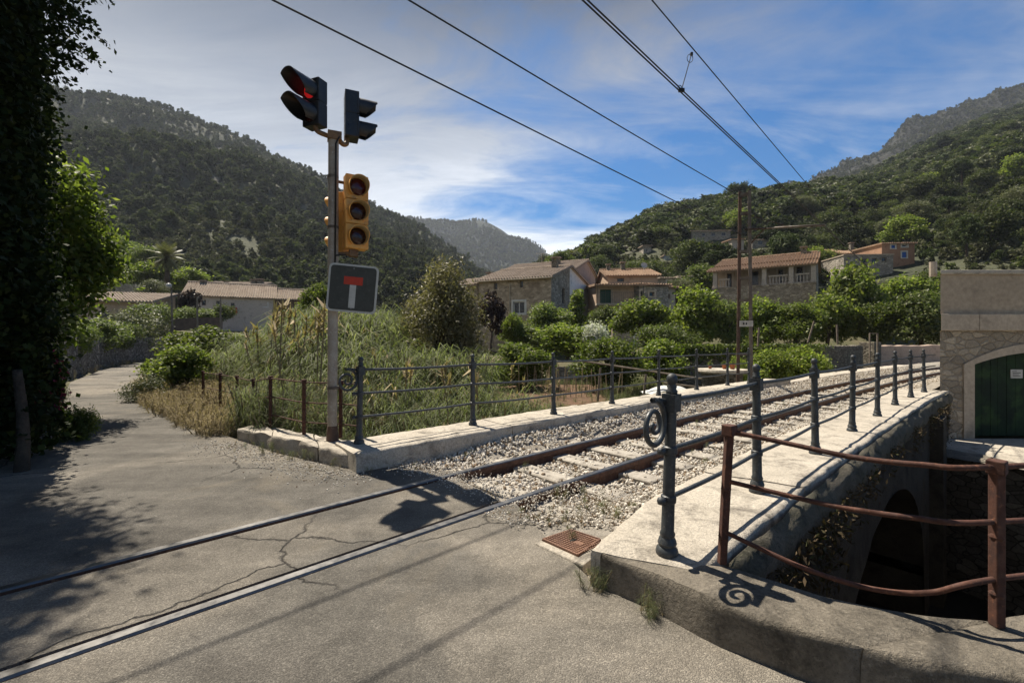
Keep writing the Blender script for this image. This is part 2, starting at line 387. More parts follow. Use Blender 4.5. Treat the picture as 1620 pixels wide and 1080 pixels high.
# ---------------------------------------------------------------- asphalt (three sheets so that the rails lie in real grooves)
LANE_L = [(-6.0,4.0),(-6.1,5.9),(-7.8,7.9),(-10.8,11),(-13.2,13.6),(-17.2,19),(-20.4,24),(-22.3,28),(-23.2,32),(-22.5,37)]
LANE_R = [(-19.2,36),(-20.2,32),(-19.6,28),(-17.8,24),(-14.9,19.5),(-11.9,14.7),(-9.2,11.4),(-6.9,8.8),(-4.8,6.8),(-3.4,5.65),(-2.6,5.0),(-1.75,4.45),(-1.25,4.42)]
s0 = -.06
left_edge = [tk2(s, RA-.034) for s in np.linspace(-13.5, s0+.1, 30)]
road = MB()
poly = [(-14, -3)]+[(-11, 1)]+LANE_L+LANE_R+left_edge[::-1]
road.prism(poly, -.25, 0.0)
mid = [tk2(s, RA+.034+.042) for s in np.linspace(-13.5, s0, 30)]+[tk2(s, RB-.034-.038) for s in np.linspace(s0-.15, -13.5, 30)]
road.prism(mid, -.25, 0.002)
KO = [(.43,2.27),(.63,2.07),(.795,1.86),(.998,1.686),(1.227,1.53),(1.59,1.41),(2.2,1.36),(3,1.5),(4.2,2.0),(6.5,3.3),(10,5.4)]
right = [tk2(s, RB+.034) for s in np.linspace(-13.5, s0-.08, 30)]+[tk2(-.42,1.0)]+KO+[(13,5.5),(13,-8),(-9,-8)]
road.prism(right, -.25, 0.0)
ob = road.build('road', M['asphalt'], recalc=True); tag(ob, kind='structure')
g = MB(); g.prism([tk2(s, RA-.1) for s in np.linspace(-13.5, s0, 20)]+[tk2(s, RB+.1) for s in np.linspace(s0, -13.5, 20)], -.3, -.085)
tag(g.build('track_groove', M['groove']), kind='structure')

# ballast bed
def bedz(s, u): return -.125+.07*math.exp(-((s+.45)/.5)**2)+.17*float(sstep(.55, 1.1, -u))*float(sstep(-.6, 1.5, s))+.20*float(sstep(.7, 1.35, u))*float(sstep(-.6, .8, s))
g = MB(); rows = []
for s in np.linspace(-.75, 44, 240):
    row = []
    for u in np.linspace(-1.75, 1.65, 26):
        p = tk(s, u); z = -.115+.03*fbm(p.x*3, p.y*3)
        z = bedz(s, u)+.03*fbm(p.x*3, p.y*3)
        row.append((p.x, p.y, z))
    rows.append(row)
g.grid(rows); tag(g.build('ballast_bed', M['bed'], smooth=True, recalc=False), kind='structure')

# rails: a flat-bottom rail section swept along the track
def rail(u, label):
    sec = [(-.055,-.145),(.055,-.145),(.055,-.132),(.012,-.115),(.010,-.035),(.031,-.024),(.031,.018),(.024,.028),(-.024,.028),(-.031,.018),(-.031,-.024),(-.010,-.035),(-.012,-.115),(-.055,-.132)]
    g = MB(); k = len(sec); vs = []; fs = []; mi = []
    ss = np.r_[np.arange(-13, 44, .4)]
    for s in ss:
        for du, z in sec:
            p = tk(s, u+du, z-.016); vs.append(tuple(p))
    for i in range(len(ss)-1):
        for j in range(k):
            fs.append((i*k+j, i*k+(j+1) % k, (i+1)*k+(j+1) % k, (i+1)*k+j)); mi.append(1 if sec[j][1] > .017 and sec[(j+1) % k][1] > .017 else 0)
    g.v = vs; g.f = fs; g.m = mi
    o = g.build('steel_rail', [M['railside'], M['railtop']], origin=tk(0, u))
    return tag(o, label, 'rail', 'rails of the tram line')
rail(RA, 'steel rail of the track farther from the camera, polished top and rusty sides')
rail(RB, 'steel rail of the track nearer to the camera, beside the manhole cover')

# sleepers
proto = None; rnd = random.Random(3)
for k in range(44):
    s = .18+k*.62
    if k == 0:
        g = MB(); rows = []
        me = MB()
        for x in np.linspace(-.85, .85, 15): rows.append([(x, y, .0+.006*fbm(x*6, y*9, 2)-(.012 if abs(y) > .1 else 0)-(.01 if abs(x) > .84 else 0)) for y in (-.112,-.1,-.05,0,.05,.1,.112)])
        me.grid(rows); me.box((0,0,-.08), (1.69,.22,.14))
        o = me.build('wooden_sleeper', M['sleeper'], recalc=False)
        proto = o
    else:
        o = proto.copy(); COL.objects.link(o)
    p = tk(s, rnd.uniform(-.04,.04), -.076+rnd.uniform(-.012,.008)); t = np.interp(s, TS, TT)
    o.location = p; o.rotation_euler = (0, 0, t-math.pi/2+R(rnd.uniform(-2,2)))
    names = ['nearest the asphalt crossing', 'second from the asphalt crossing', 'third from the asphalt crossing', 'fourth from the asphalt crossing']
    lab = 'grey weathered sleeper under the rails, '+names[k] if k < 4 else 'grey weathered sleeper half buried in ballast farther along the bridge track'
    tag(o, lab, 'sleeper', 'sleepers under the track')

# ---------------------------------------------------------------- stone strips (parapets, kerbs): lofted and roughened
def strip(mb, A, B, zt, zb, seg=.95, joint=.012, amp=.012, nx=7, seed=0, edge=.03, step=.07, bat=0.0):
    """A, B: matching polylines (outer, inner edges). Cut into stones with open joints."""
    A = np.array(A, float); B = np.array(B, float)
    d = np.r_[0, np.cumsum(np.linalg.norm(np.diff((A+B)/2, axis=0), axis=1))]; L = d[-1]
    n = max(1, int(round(L/seg))); rr = random.Random(seed)
    cuts = [0]+sorted((i+rr.uniform(-.15, .15))*L/n for i in range(1, n))+[L]
    for a, b in zip(cuts[:-1], cuts[1:]):
        q = np.linspace(a+joint/2, b-joint/2, max(4, int((b-a)/step)))
        pa = np.stack([np.interp(q, d, A[:, i]) for i in (0, 1)], 1); pb = np.stack([np.interp(q, d, B[:, i]) for i in (0, 1)], 1)
        tilt = rr.uniform(-.006, .006); rows = []
        for i in range(len(q)):
            er = .55 if i in (0, len(q)-1) else 1
            w = np.linalg.norm(pb[i]-pa[i]); row = []
            sec = [(-bat/w, zb), (-bat/w*.5, zb*.5+zt*.5), (0, zt-edge*2.2), (0.0, zt-edge), (edge*.3/w, zt-edge*.3), (edge/w, zt)]
            sec += [(t, zt) for t in np.linspace(edge/w, 1-edge/w, nx)[1:-1]]
            sec += [(1-edge/w, zt), (1-edge*.3/w, zt-edge*.3), (1, zt-edge), (1, zt-edge*2.2), (1+bat/w*.5, zb*.5+zt*.5), (1+bat/w, zb)]
            for t, z in sec:
                p = pa[i]*(1-t)+pb[i]*t
                f = amp if z < zt else amp*.4
                nx_ = fbm(p[0]*3+seed, p[1]*3, z*3)*f*2 + fbm(p[0]*11, p[1]*11, z*11+seed)*f
                ny_ = fbm(p[0]*3, p[1]*3+9, z*3+4)*f*2
                zz = z + (tilt + (fbm(p[0]*4, p[1]*4, 7+seed)*amp*.9 if z > zt-edge*2.5 else 0)) - (0 if er == 1 or z < zt-.001 else edge*.4)
                row.append((p[0]+nx_, p[1]+ny_, zz))
            rows.append(row)
        mb.grid(rows)
        k = len(rows[0]); b0 = len(mb.v)-len(rows)*k
        mb.f.append(tuple(b0+j for j in range(k))); mb.m.append(0)
        mb.f.append(tuple(b0+(len(rows)-1)*k+j for j in range(k-1, -1, -1))); mb.m.append(0)

M['kerbdark'] = concrete_mat('mossy_cornice', (.15,.13,.10), (.085,.08,.055), (.03,.028,.02), (.30,.27,.21), 1.8)
bridge = empty('railway_bridge', tuple(tk(4, 0, -.2)), 'small stone railway bridge carrying the track over a dark gully', 'bridge')
# right parapet (footway side) with posts on its outer edge
Rin = [tk2(-.70, 1.56), tk2(-.4, 1.50), tk2(.3, 1.38), tk2(3, 1.34), tk2(7, 1.34), tk2(10.9, 1.36)]
Rout = [tk2(-.52, 2.02), tk2(-.2, 2.06), tk2(.5, 2.05), tk2(3, 2.05), tk2(7, 2.06), tk2(10.9, 2.08)]
g = MB(); strip(g, Rin, Rout, .18, -.35, 1.9, .008, .009, 9, 4, .025)
g.build('parapet', M['slab'], bridge, auto=50)
# left parapet
Lin = [tk2(s, -1.10) for s in np.linspace(-.66, 11.5, 14)]; Lout = [tk2(s, -1.74) for s in np.linspace(-.58, 11.5, 14)]
g = MB(); strip(g, Lout, Lin, .18, -1.6, 2.1, .008, .009, 7, 9, .025)
strip(g, [tk2(s, -1.75) for s in np.linspace(11.5, 26, 12)], [tk2(s, -1.15) for s in np.linspace(11.5, 26, 12)], .10, -1.0, 3, .01, .012, 6, 19, .03)
g.build('parapet', M['slab'], bridge, auto=50)
# rounded mossy cornice under the right parapet, and the bridge face with its arch
g = MB(); rows = []
for s in np.linspace(-.3, 10.8, 90):
    u0 = 2.115; row = []
    for a in np.linspace(-1.57, 1.57, 9):
        n_ = .05*fbm(s*2.2, a*1.5, 3)+.03*fbm(s*9, a*4, 8)
        row.append(tk(s, u0-.035+.075*math.cos(a)+n_*.7, .0+.15*math.sin(a)+n_*.35))
    rows.append(row)
g.grid(rows); g.build('cornice', M['kerbdark'], bridge, smooth=True)
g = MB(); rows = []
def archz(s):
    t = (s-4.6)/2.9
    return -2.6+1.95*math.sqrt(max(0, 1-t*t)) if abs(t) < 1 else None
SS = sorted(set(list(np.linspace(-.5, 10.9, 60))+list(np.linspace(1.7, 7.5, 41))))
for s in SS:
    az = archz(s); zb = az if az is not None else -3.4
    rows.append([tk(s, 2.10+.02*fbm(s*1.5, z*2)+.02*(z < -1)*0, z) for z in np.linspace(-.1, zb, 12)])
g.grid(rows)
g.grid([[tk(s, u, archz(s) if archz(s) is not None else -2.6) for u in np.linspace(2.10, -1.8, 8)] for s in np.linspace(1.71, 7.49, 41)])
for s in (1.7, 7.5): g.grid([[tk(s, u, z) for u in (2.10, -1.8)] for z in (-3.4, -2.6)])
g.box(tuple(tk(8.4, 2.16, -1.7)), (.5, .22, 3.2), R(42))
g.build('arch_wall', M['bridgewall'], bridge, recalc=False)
# loose dead roots and growth hanging on the cornice: ragged creeper
def leaves_mesh(name, pos, nrm, size, mat, seed=0, asp=.55, rnd_=.8, up=.3):
    rg = np.random.default_rng(seed); n = len(pos)
    nv = nrm*.6+rg.normal(0, rnd_, (n, 3)); nv[:, 2] += up; nv /= np.linalg.norm(nv, axis=1, keepdims=True)+1e-9
    t = np.cross(nv, rg.normal(0, 1, (n, 3))); t /= np.linalg.norm(t, axis=1, keepdims=True)+1e-9
    b = np.cross(nv, t)
    sz = size*rg.uniform(.6, 1.35, (n, 1)) if np.isscalar(size) else size[:, None]*rg.uniform(.7, 1.3, (n, 1))
    V = np.empty((n, 4, 3)); V[:, 0] = pos-t*sz*.5; V[:, 1] = pos+b*sz*asp*.5-t*sz*.08; V[:, 2] = pos+t*sz*.5-nv*sz*.12; V[:, 3] = pos-b*sz*asp*.5-t*sz*.08
    return quads_mesh(name, V.reshape(-1, 3), mat)
def quads_mesh(name, V, mat, mats_idx=None):
    me = bpy.data.meshes.new(name); n = len(V)//4
    me.vertices.add(len(V)); me.vertices.foreach_set('co', np.asarray(V, np.float32).ravel())
    me.loops.add(4*n); me.loops.foreach_set('vertex_index', np.arange(4*n, dtype=np.int32))
    me.polygons.add(n); me.polygons.foreach_set('loop_start', np.arange(0, 4*n, 4, dtype=np.int32)); me.polygons.foreach_set('loop_total', np.full(n, 4, dtype=np.int32))
    for m in (mat if isinstance(mat, (list, tuple)) else [mat]): me.materials.append(m)
    if mats_idx is not None: me.polygons.foreach_set('material_index', np.asarray(mats_idx, np.int32))
    me.update(); me.validate(); return me

# ---------------------------------------------------------------- curved kerb wall round the gully
KI = [(1.03,2.13),(1.29,1.89),(1.54,1.765),(1.797,1.725),(2.05,1.76),(2.5,1.86),(3.2,2.15),(4.2,2.75),(6.5,4.1),(9.6,6.0)]
ko = resample(smooth_line(KO), .06); ki = resample(smooth_line(KI), .06)
def cut_len(P, m):
    d = np.r_[0, np.cumsum(np.linalg.norm(np.diff(P, axis=0), axis=1))]; q = np.linspace(0, d[-1], m); return np.stack([np.interp(q, d, P[:, i]) for i in (0, 1)], 1)
g = MB(); strip(g, cut_len(ko, 200), cut_len(ki, 200), .175, -.4, 1.15, .008, .010, 9, 31, .022, .05)
rows = [[(x, y, z) for z in np.linspace(.02, -3.5, 8)] for x, y in cut_len(ki, 120)-0.0]
g2 = MB(); g2.grid([[(p[0]+.02*fbm(p[0]*3, p[2]*3), p[1]-.05+.02*fbm(p[0]*3, p[2]*3, 4), p[2]) for p in r] for r in rows])
kerb = g.build('kerb_wall', M['kerb'], auto=50, origin=(.6, 2.0, 0)); tag(kerb, 'curved worn stone kerb wall bordering the road above the gully', 'kerb')
g2.build('gully_facing', M['rubble'], kerb, recalc=False)

# low kerb on the left, past the signal post
g = MB(); strip(g, [tuple(gz(*q, .14).xy) for q in ((376,677),(457,695),(504,707),(563,719))], [tuple(gz(*q, .14).xy) for q in ((398,670),(486,686),(562,699))][:1]+[tuple(gz(*q, .14).xy) for q in ((443,678),(492,687),(560,698))], .14, -.9, .75, .02, .02, 6, 55, .03)
k2 = g.build('stone_kerb', M['slab'], auto=50, origin=(-2.5, 5, 0)); tag(k2, 'low pale stone kerb under the rusty fence beside the signal post', 'kerb')

# ---------------------------------------------------------------- railings of the bridge
POST = [(.052,0),(.054,.012),(.050,.03),(.040,.04),(.046,.055),(.040,.075),(.034,.085),(.037,.10),(.031,.115),(.030,.25),(.036,.255),(.037,.27),(.036,.285),(.029,.29),(.028,.49),(.035,.495),(.036,.51),(.035,.525),(.027,.53),(.026,.70)]
TOP = [(.026,.785),(.028,.80),(.020,.808),(.024,.822),(.018,.83),(.022,.838),(.0265,.85),(.0255,.866),(.018,.879),(.006,.885)]
def railing(name, label, pts, ends, scroll_dir, hs=1.0, origin_z=.18):
    root = empty(name, (*pts[0], origin_z), label, 'railing', 'iron railings of the bridge')
    P = [Vector((x, y, origin_z)) for x, y in pts]
    g = MB(); g.lathe(POST, n=18)
    g.box((0,0,.742), (.068,.068,.085)); 
    me = g.mesh('post', M['iron']); me.polygons.foreach_set('use_smooth', [True]*len(me.polygons)); me.set_sharp_from_angle(angle=R(35))
    g = MB(); g.lathe(TOP, n=18); mf = g.mesh('finial', M['iron'], smooth=True)
    rr = random.Random(len(pts))
    for i, p in enumerate(P):
        d = P[min(i+1, len(P)-1)]-P[max(i-1, 0)]; a = math.atan2(d.y, d.x)
        o = link('post', me, root); o.location = p-P[0]; o.rotation_euler = (R(rr.uniform(-.7,.7)), R(rr.uniform(-.7,.7)), a)
        if scroll_dir and i == 0: o.rotation_euler.x = R(1.5)
        f = link('finial', mf, o)
    for h, r in ((.752, .0135), (.51, .0125), (.27, .0125)):
        g = MB()
        for a, b in zip(P[:-1], P[1:]):
            q = [a.lerp(b, t)+Vector((0, 0, h*hs-.012*math.sin(math.pi*t))) for t in np.linspace(0, 1, 7)]
            g.tube(q, r, 8)
        if ends: 
            e = ends[1]; g.tube([P[-1]+Vector((0,0,h)), Vector((e[0], e[1], origin_z+h))], r, 8)
        d0 = (P[0]-P[1]).normalized()
        if h < .7:
            g.tube([P[0]+Vector((0,0,h)), P[0]+d0*.05+Vector((0,0,h))], .015, 8); g.lathe([(.0,-.02),(.018,-.014),(.022,0),(.018,.014),(0,.02)], P[0]+d0*.055+Vector((0,0,h)), 10)
        g.build('rail', M['iron'], root, auto=60)
    # spiral scroll on the end post
    d0 = (P[0]-P[1]).normalized(); pts3 = []
    c = P[0]+d0*.125+Vector((0,0,.645))
    for t in np.linspace(0, 1, 60):
        a = math.pi/2-0.15+2*math.pi*1.85*t; rad = .108*(1-t)**.85+.012
        pts3.append(c+d0*(math.cos(a)*rad*.95)+Vector((0,0,math.sin(a)*rad)))
    pts3 = [P[0]+d0*.02+Vector((0,0,.748))]+[P[0]+d0*.07+Vector((0,0,.757))]+pts3
    g = MB(); g.tube(pts3, [.0135]*20+list(np.linspace(.0135,.010,len(pts3)-20)), 10); g.build('scroll', M['iron'], root, smooth=True)
    return root
Rposts = [gz(px, py, .18).xy for px, py in ((1055,875),(1198,778),(1290,718),(1348,682),(1388,658),(1416,640),(1441,628),(1462,620))]
railing('iron_railing', 'dark iron railing with ball finials along the near side of the bridge', [tuple(p) for p in Rposts], (None, (9.25, 9.95)), True)
Lp = [(568,701),(748,672),(876,655),(968,638),(1042,625.5),(1102,616.5),(1151,609.5),(1185,606.5)]
Lposts = [gz(px, py, .18).xy for px, py in Lp]
railing('iron_railing', 'dark iron railing with scroll end on the far side of the track, before the reeds', [tuple(p) for p in Lposts], None, True)

# ---------------------------------------------------------------- rusty fence round the gully
def rusty(name, label, posts, tops, rails, cat='fence', r=.011):
    root = empty(name, tuple(posts[0]), label, cat)
    for p, t in zip(posts, tops):
        g = MB(); g.bar(p, t, .034, .034); g.box((t[0], t[1], t[2]-.012), (.052,.052,.05), .6)
        for k in (.2, .55): q = Vector(p).lerp(Vector(t), k); g.lathe([(0,-.02),(.02,-.012),(.024,0),(.02,.012),(0,.02)], q, 8)
        g.build('post', M['rust'], root, bevel=.004)
    for pts in rails:
        g = MB(); g.tube(smooth_line(pts, 6), r, 8); g.build('rail', M['rust'], root, smooth=True)
    return root
def rp(lst): return [tuple(at(px, py, Y)) for px, py, Y in lst]
p1 = gz(1142, 891, .18); p2 = gz(1577, 990, .175); p3 = Vector((3.0, 1.95, .175)); p4 = Vector((4.4, 2.75, .175))
t1 = at(1154, 676, p1.y); t2 = at(1577, 733, p2.y); t3 = p3+Vector((.01,0,.6)); t4 = p4+Vector((0,0,.6))
fr = [rp([(1158,683,p1.y),(1250,702,2.02),(1350,723,1.86),(1460,735,1.72),(1577,738,p2.y)])+[tuple(t3-Vector((0,0,.02))), tuple(t4)],
      rp([(1148,760,p1.y),(1240,782,2.02),(1320,800,1.9),(1440,818,1.73),(1577,825,p2.y)])+[(3.0,1.95,.54),(4.4,2.75,.54)],
      rp([(1145,840,p1.y),(1215,873,2.03),(1290,905,1.93),(1380,931,1.82),(1470,937,1.72),(1577,915,p2.y)])+[(3.0,1.95,.33),(4.4,2.75,.33)]]
rusty('rusty_fence', 'rusty iron fence with sagging rails round the dark gully', [p1, p2, p3, p4], [t1, t2, t3, t4], fr)
# rusty fence on the left behind the signal post, running down the lane
lp = [(-1.66,4.98,.14),gz(539,692,.14),gz(481,688,.14),gz(428,675,.14),(-3.75,6.6,-.05),(-4.35,7.2,-.05),(-5.0,7.8,-.05),(-5.7,8.4,-.05)]
lp = [Vector(p) for p in lp]; lt = [p+Vector((0,0,.63 if i < 4 else .72)) for i, p in enumerate(lp)]
lr = [[tuple(p.lerp(t, k)) for p, t in zip(lp, lt)] for k in (.97, .6, .24)]
rusty('rusty_fence', 'thin rusty fence beside the lane, in front of the reeds', lp, lt, lr, r=.008)

# ---------------------------------------------------------------- manhole cover
mc = [gz(857,858), gz(903,842), gz(951,858), gz(914,884)]
ctr = sum(mc, Vector())/4
root = empty('manhole_cover', (ctr.x, ctr.y, 0), 'square rusty manhole cover set in concrete near the parapet', 'manhole cover')
g = MB(); q = [(p.x, p.y) for p in mc]
def sc_(k, off=(0,0)): return [(ctr.x+(x-ctr.x)*k+off[0], ctr.y+(y-ctr.y)*k+off[1]) for x, y in q]
sq = sc_(1.32, (.015,-.03))
g.prism(sq, -.05, .012); g.build('concrete_collar', M['slab'], root, bevel=.01)
g = MB(); g.prism(sc_(1.0), -.03, .02)
e1 = (mc[1]-mc[0]); e2 = (mc[3]-mc[0])
for i in range(13):
    for j in range(13):
        if 5 < i < 8 and 4 < j < 9: continue
        p = mc[0]+e1*((i+.75)/13.5)+e2*((j+.75)/13.5); g.box((p.x, p.y, .0215), (.011, .011, .006), math.atan2(e1.y, e1.x))
for a, b in ((0,1),(1,2),(2,3),(3,0)):
    pa, pb = mc[a].lerp(ctr, .035), mc[b].lerp(ctr, .035); g.bar((pa.x, pa.y, .022), (pb.x, pb.y, .022), .008, .007)
c_ = ctr+Vector((0,0,.022)); g.bar(c_-e1*.11, c_+e1*.11, .02, .004, 1)
g.build('cover', [M['manhole'], M['groove']], root)
# ---------------------------------------------------------------- hills
def hill(name, cols, nu, nv, prof, amp, fr, mat, seed, back=1.25):
    """cols: (px, y_ridge, Y_ridge, y_base, Y_base); sampled into a rough sheet from foot to ridge and a little beyond"""
    C = np.array(cols, float); px = np.linspace(C[0, 0], C[-1, 0], nu)
    c = [np.interp(px, C[:, 0], C[:, k]) for k in range(5)]
    P = np.zeros((nu, nv, 3)); V = np.linspace(0, back, nv)
    for i in range(nu):
        r = at(px[i], c[1][i], c[2][i]); b = at(px[i], c[3][i], c[4][i])
        for j, v in enumerate(V):
            x, y = b.x+(r.x-b.x)*v, b.y+(r.y-b.y)*v
            z = b.z+(r.z-b.z)*(v**prof if v <= 1 else 1-(v-1)*1.5)
            a = amp*min(1, v*3)*(1 if v < .9 else max(.25, 1-(v-.9)*6))
            n_ = fbm(x*fr+seed, y*fr, seed, 6); rid = 1-abs(fbm(x*fr*.6, y*fr*.6+seed, 3, 4))*1.6
            P[i, j] = (x, y, z+a*(n_+.5*(rid-.6)))
    g = MB(); g.grid([[(P[i, 0, 0], P[i, 0, 1], P[i, 0, 2]-30)]+[tuple(P[i, j]) for j in range(nv)] for i in range(nu)])
    o = g.build(name, mat, smooth=True, recalc=False); tag(o, kind='structure')
    return P
def hsample(P, n, rg, vmin=0.0, vmax=1.0, umin=0, umax=1, pw=1.0):
    nu, nv = P.shape[:2]; u = rg.uniform(umin, umax, n)*(nu-1.001); v = (vmin+(vmax-vmin)*rg.uniform(0, 1, n)**pw)/1.25*(nv-1.001)
    i, j = u.astype(int), v.astype(int); fu, fv = (u-i)[:, None], (v-j)[:, None]
    return P[i, j]*(1-fu)*(1-fv)+P[i+1, j]*fu*(1-fv)+P[i, j+1]*(1-fu)*fv+P[i+1, j+1]*fu*fv
HL = hill('left_mountain', [(-700,-60,420,520,95),(-300,40,400,520,90),(0,128,400,505,90),(100,150,400,500,88),(160,152,400,498,86),(250,170,405,495,85),(330,203,415,492,85),(400,224,425,490,88),(470,264,440,490,92),(530,303,455,490,96),(600,330,470,492,100),(660,358,490,495,110),(720,398,510,500,120),(760,428,530,505,130),(800,450,540,510,140),(860,478,560,515,150)], 170, 80, 1.05, 16, .012, M['hillsoil'], 3)
HF = hill('far_mountain', [(560,330,1300,480,700),(640,343,1300,480,700),(680,345,1300,480,700),(720,352,1300,480,700),(760,354,1300,480,700),(790,366,1300,480,700),(815,377,1300,480,700),(840,386,1300,480,700),(858,399,1300,480,700),(875,418,1300,490,700),(930,450,1300,500,700)], 120, 60, 1.0, 42, .006, M['farhill'], 8)
HR = hill('right_hill', [(820,462,230,500,62),(860,432,230,495,62),(900,416,225,490,62),(960,385,215,485,64),(1040,345,205,480,64),(1100,332,200,478,62),(1170,318,195,470,60),(1260,308,215,460,60),(1340,292,250,450,60),(1400,270,290,445,58),(1470,232,330,440,56),(1560,190,370,440,50),(1620,176,380,440,48),(1800,110,390,440,45),(2200,20,380,440,40)], 150, 80, 1.0, 4.5, .03, M['hillsoil'], 12)
HK = hill('rocky_ridge', [(1180,345,620,360,420),(1240,312,620,360,420),(1262,297,620,355,420),(1285,284,620,350,420),(1340,252,610,340,420),(1385,240,600,330,420),(1410,226,600,320,420),(1440,206,600,310,420),(1480,190,590,300,420),(1530,168,580,290,420),(1580,150,570,280,420),(1640,132,560,270,420),(1900,60,540,200,420),(2700,90,540,220,420)], 130, 60, .8, 26, .016, M['rock'], 21)


from mathutils.bvhtree import BVHTree
_nu, _nv = HR.shape[:2]
_bvh = BVHTree.FromPolygons([tuple(p) for p in HR.reshape(-1, 3)], [(a*_nv+b, a*_nv+b+1, (a+1)*_nv+b+1, (a+1)*_nv+b) for a in range(_nu-1) for b in range(_nv-1)])
def hy(px, py, back=0.0):
    """distance along the view of a spot on the right hill"""
    h = _bvh.ray_cast(Vector((0, 0, CH)), Vector(((px-810)/F, 1, -(py-540)/F)).normalized())
    return (h[0].y if h[0] else 90)+back
# ---------------------------------------------------------------- traffic light
pb = gz(526, 702, .10)
tl = empty('traffic_light', tuple(pb), 'tall traffic light post carrying black and ochre signal heads beside the crossing', 'traffic light')
ptop = pb.z+3.36
g = MB(); g.tube([(pb.x, pb.y, pb.z), (pb.x-.002, pb.y, pb.z+.3), (pb.x+.006, pb.y, pb.z+1.7), (pb.x+.012, pb.y, ptop)], [.051,.051,.054,.055], 18)
g.build('pole', M['pole'], tl, auto=50)
g = MB(); g.tube([(pb.x+.045, pb.y-.05, pb.z+1.95), (pb.x+.05, pb.y-.045, 2.15), (-1.80, 5.06, 2.19)], .009, 6); g.tube([(pb.x+.05, pb.y-.052, pb.z+2.0), (pb.x+.058, pb.y-.052, ptop-.1), (pb.x+.09, pb.y-.04, ptop-.02)], .009, 6); g.build('cable', M['wire'], tl, smooth=True)
for zz in (.6, 2.35, 2.9):
    g = MB(); g.lathe([(.054,0),(.0605,.0),(.0605,.03),(.054,.03)], (pb.x+.005, pb.y, pb.z+zz), 16); g.build('band', M['maststeel'], tl)
g = MB(); g.lathe([(.082,-.01),(.082,.0),(.066,.02),(.062,.11),(.056,.17),(.052,.2)], pb, 16); g.build('base_collar', M['mastrust'], tl, auto=40)
g = MB(); g.prism([(pb.x+.17*math.cos(a)*(1+.15*math.sin(3*a)), pb.y-.03+.13*math.sin(a)) for a in np.linspace(0, 6.0, 14)], -.2, .092); g.build('footing', M['slab'], tl, bevel=.02)
def dirang(deg): return Vector((math.cos(R(deg)), math.sin(R(deg)), 0))
def head(c, zb, deg, n, hs, w, dep, paint, lenses, vis_len, name, visor_paint=None, cut='tunnel', label=None):
    """c: xy of the housing's back centre; the head faces `deg`"""
    M4 = Matrix.Translation((c[0], c[1], zb)) @ Matrix.Rotation(R(deg)-math.pi/2+math.pi, 4, 'Z')  # local -Y is the front
    g = MB()
    for i in range(n):
        g.box((0, -dep/2, hs*(i+.5)), (w, dep, hs-.006), M=M4)
        g.box((0, -dep+.012, hs*(i+.5)), (w+.012, .02, hs-.012), M=M4)
    g.box((0, -dep*.45, hs*n*.5), (w*.96, dep*.8, hs*n-.004), M=M4)
    hd = g.build(name, paint, tl, bevel=.007)
    if label: hd['label'] = label
    r = w*.40
    for i in range(n):
        zc = hs*(i+.5)
        T = M4 @ Matrix.Translation((0, -dep, zc)) @ Matrix.Rotation(R(90), 4, 'X')
        q_ = .7 if n == 2 else 1.0
        g = MB(); g.lathe([(r*1.0, .0), (r*.98, .004), (r*.97*q_, .012), (r*.8*q_, .022), (r*.45*q_, .032), (.001, .036)], n=20, M=T)
        g.build('lens', lenses[i], hd, smooth=True)
        # visor: open-bottomed hood, longer on top
        g = MB(); rows_o = []; rows_i = []
        for k in range(29):
            a = R(-58)+R(296)*k/28
            frac = .5+.5*math.sin(a); L = vis_len*(.42+.58*max(0, min(1, (math.sin(a)+.75)/1.2)))
            ro = r*1.14; ri = r*1.08
            rows_o.append([(ro*math.cos(a), -dep+.004, zc+ro*math.sin(a)), (ro*1.01*math.cos(a), -dep-L, zc+ro*1.01*math.sin(a)-.04*vis_len)])
            rows_i.append([(ri*math.cos(a), -dep+.004, zc+ri*math.sin(a)), (ri*1.01*math.cos(a), -dep-L, zc+ri*1.01*math.sin(a)-.04*vis_len)])
        g.grid(rows_o, 0, M4); g.grid([r_[::-1] for r_ in rows_i], 1, M4)
        g.grid([[o_[1], i_[1]] for o_, i_ in zip(rows_o, rows_i)], 0, M4)
        for o_, i_ in ((rows_o[0], rows_i[0]), (rows_o[-1], rows_i[-1])): g.grid([o_, i_], 0, M4)
        g.build('visor', [paint, visor_paint or paint], hd, auto=40, recalc=False)
    return hd
bk, yl = M['blackp'], M['yellow']
head((-2.10, 4.97), 3.52, -112, 2, .252, .22, .13, bk, [M['lens_dark'], M['lens_lit']], .30, 'signal_head', label='black two-lamp signal head with red lamp lit, facing the camera')
head((-1.885, 5.12), 3.50, 24, 2, .258, .21, .15, bk, [M['lens_dark'], M['lens_dark']], .20, 'signal_head', label='black two-lamp signal head turned away up the track')
head((-1.78, 5.13), 2.24, -57, 3, .272, .235, .14, yl, [M['lens_dark'], M['lens_dark'], M['lens_red']], .13, 'signal_head', M['yellowlight'], label='ochre three-lamp signal head facing the road')
head((-1.86, 5.17), 2.22, 168, 3, .225, .20, .15, yl, [M['lens_dark'], M['lens_dark'], M['lens_red']], .10, 'signal_head', M['yellowlight'], label='ochre three-lamp signal head turned to the left lane')
g = MB(); pt = Vector((pb.x+.012, pb.y, ptop))
g.box(pt+Vector((.01,0,-.005)), (.14,.135,.085), R(25))
g.tube(smooth_line([pt+Vector((-.03,-.02,-.01)), pt+Vector((-.13,-.09,.01)), pt+Vector((-.155,-.10,.06)), (-2.12, 4.90, 3.54)], 5), .026, 10)
g.tube(smooth_line([pt+Vector((.04,.02,-.01)), pt+Vector((.07,.07,-.05)), pt+Vector((.10,.11,-.03)), (-1.86, 5.12, 3.52)], 5), .028, 10)
g.build('bracket', M['amberbr'], tl, auto=50)
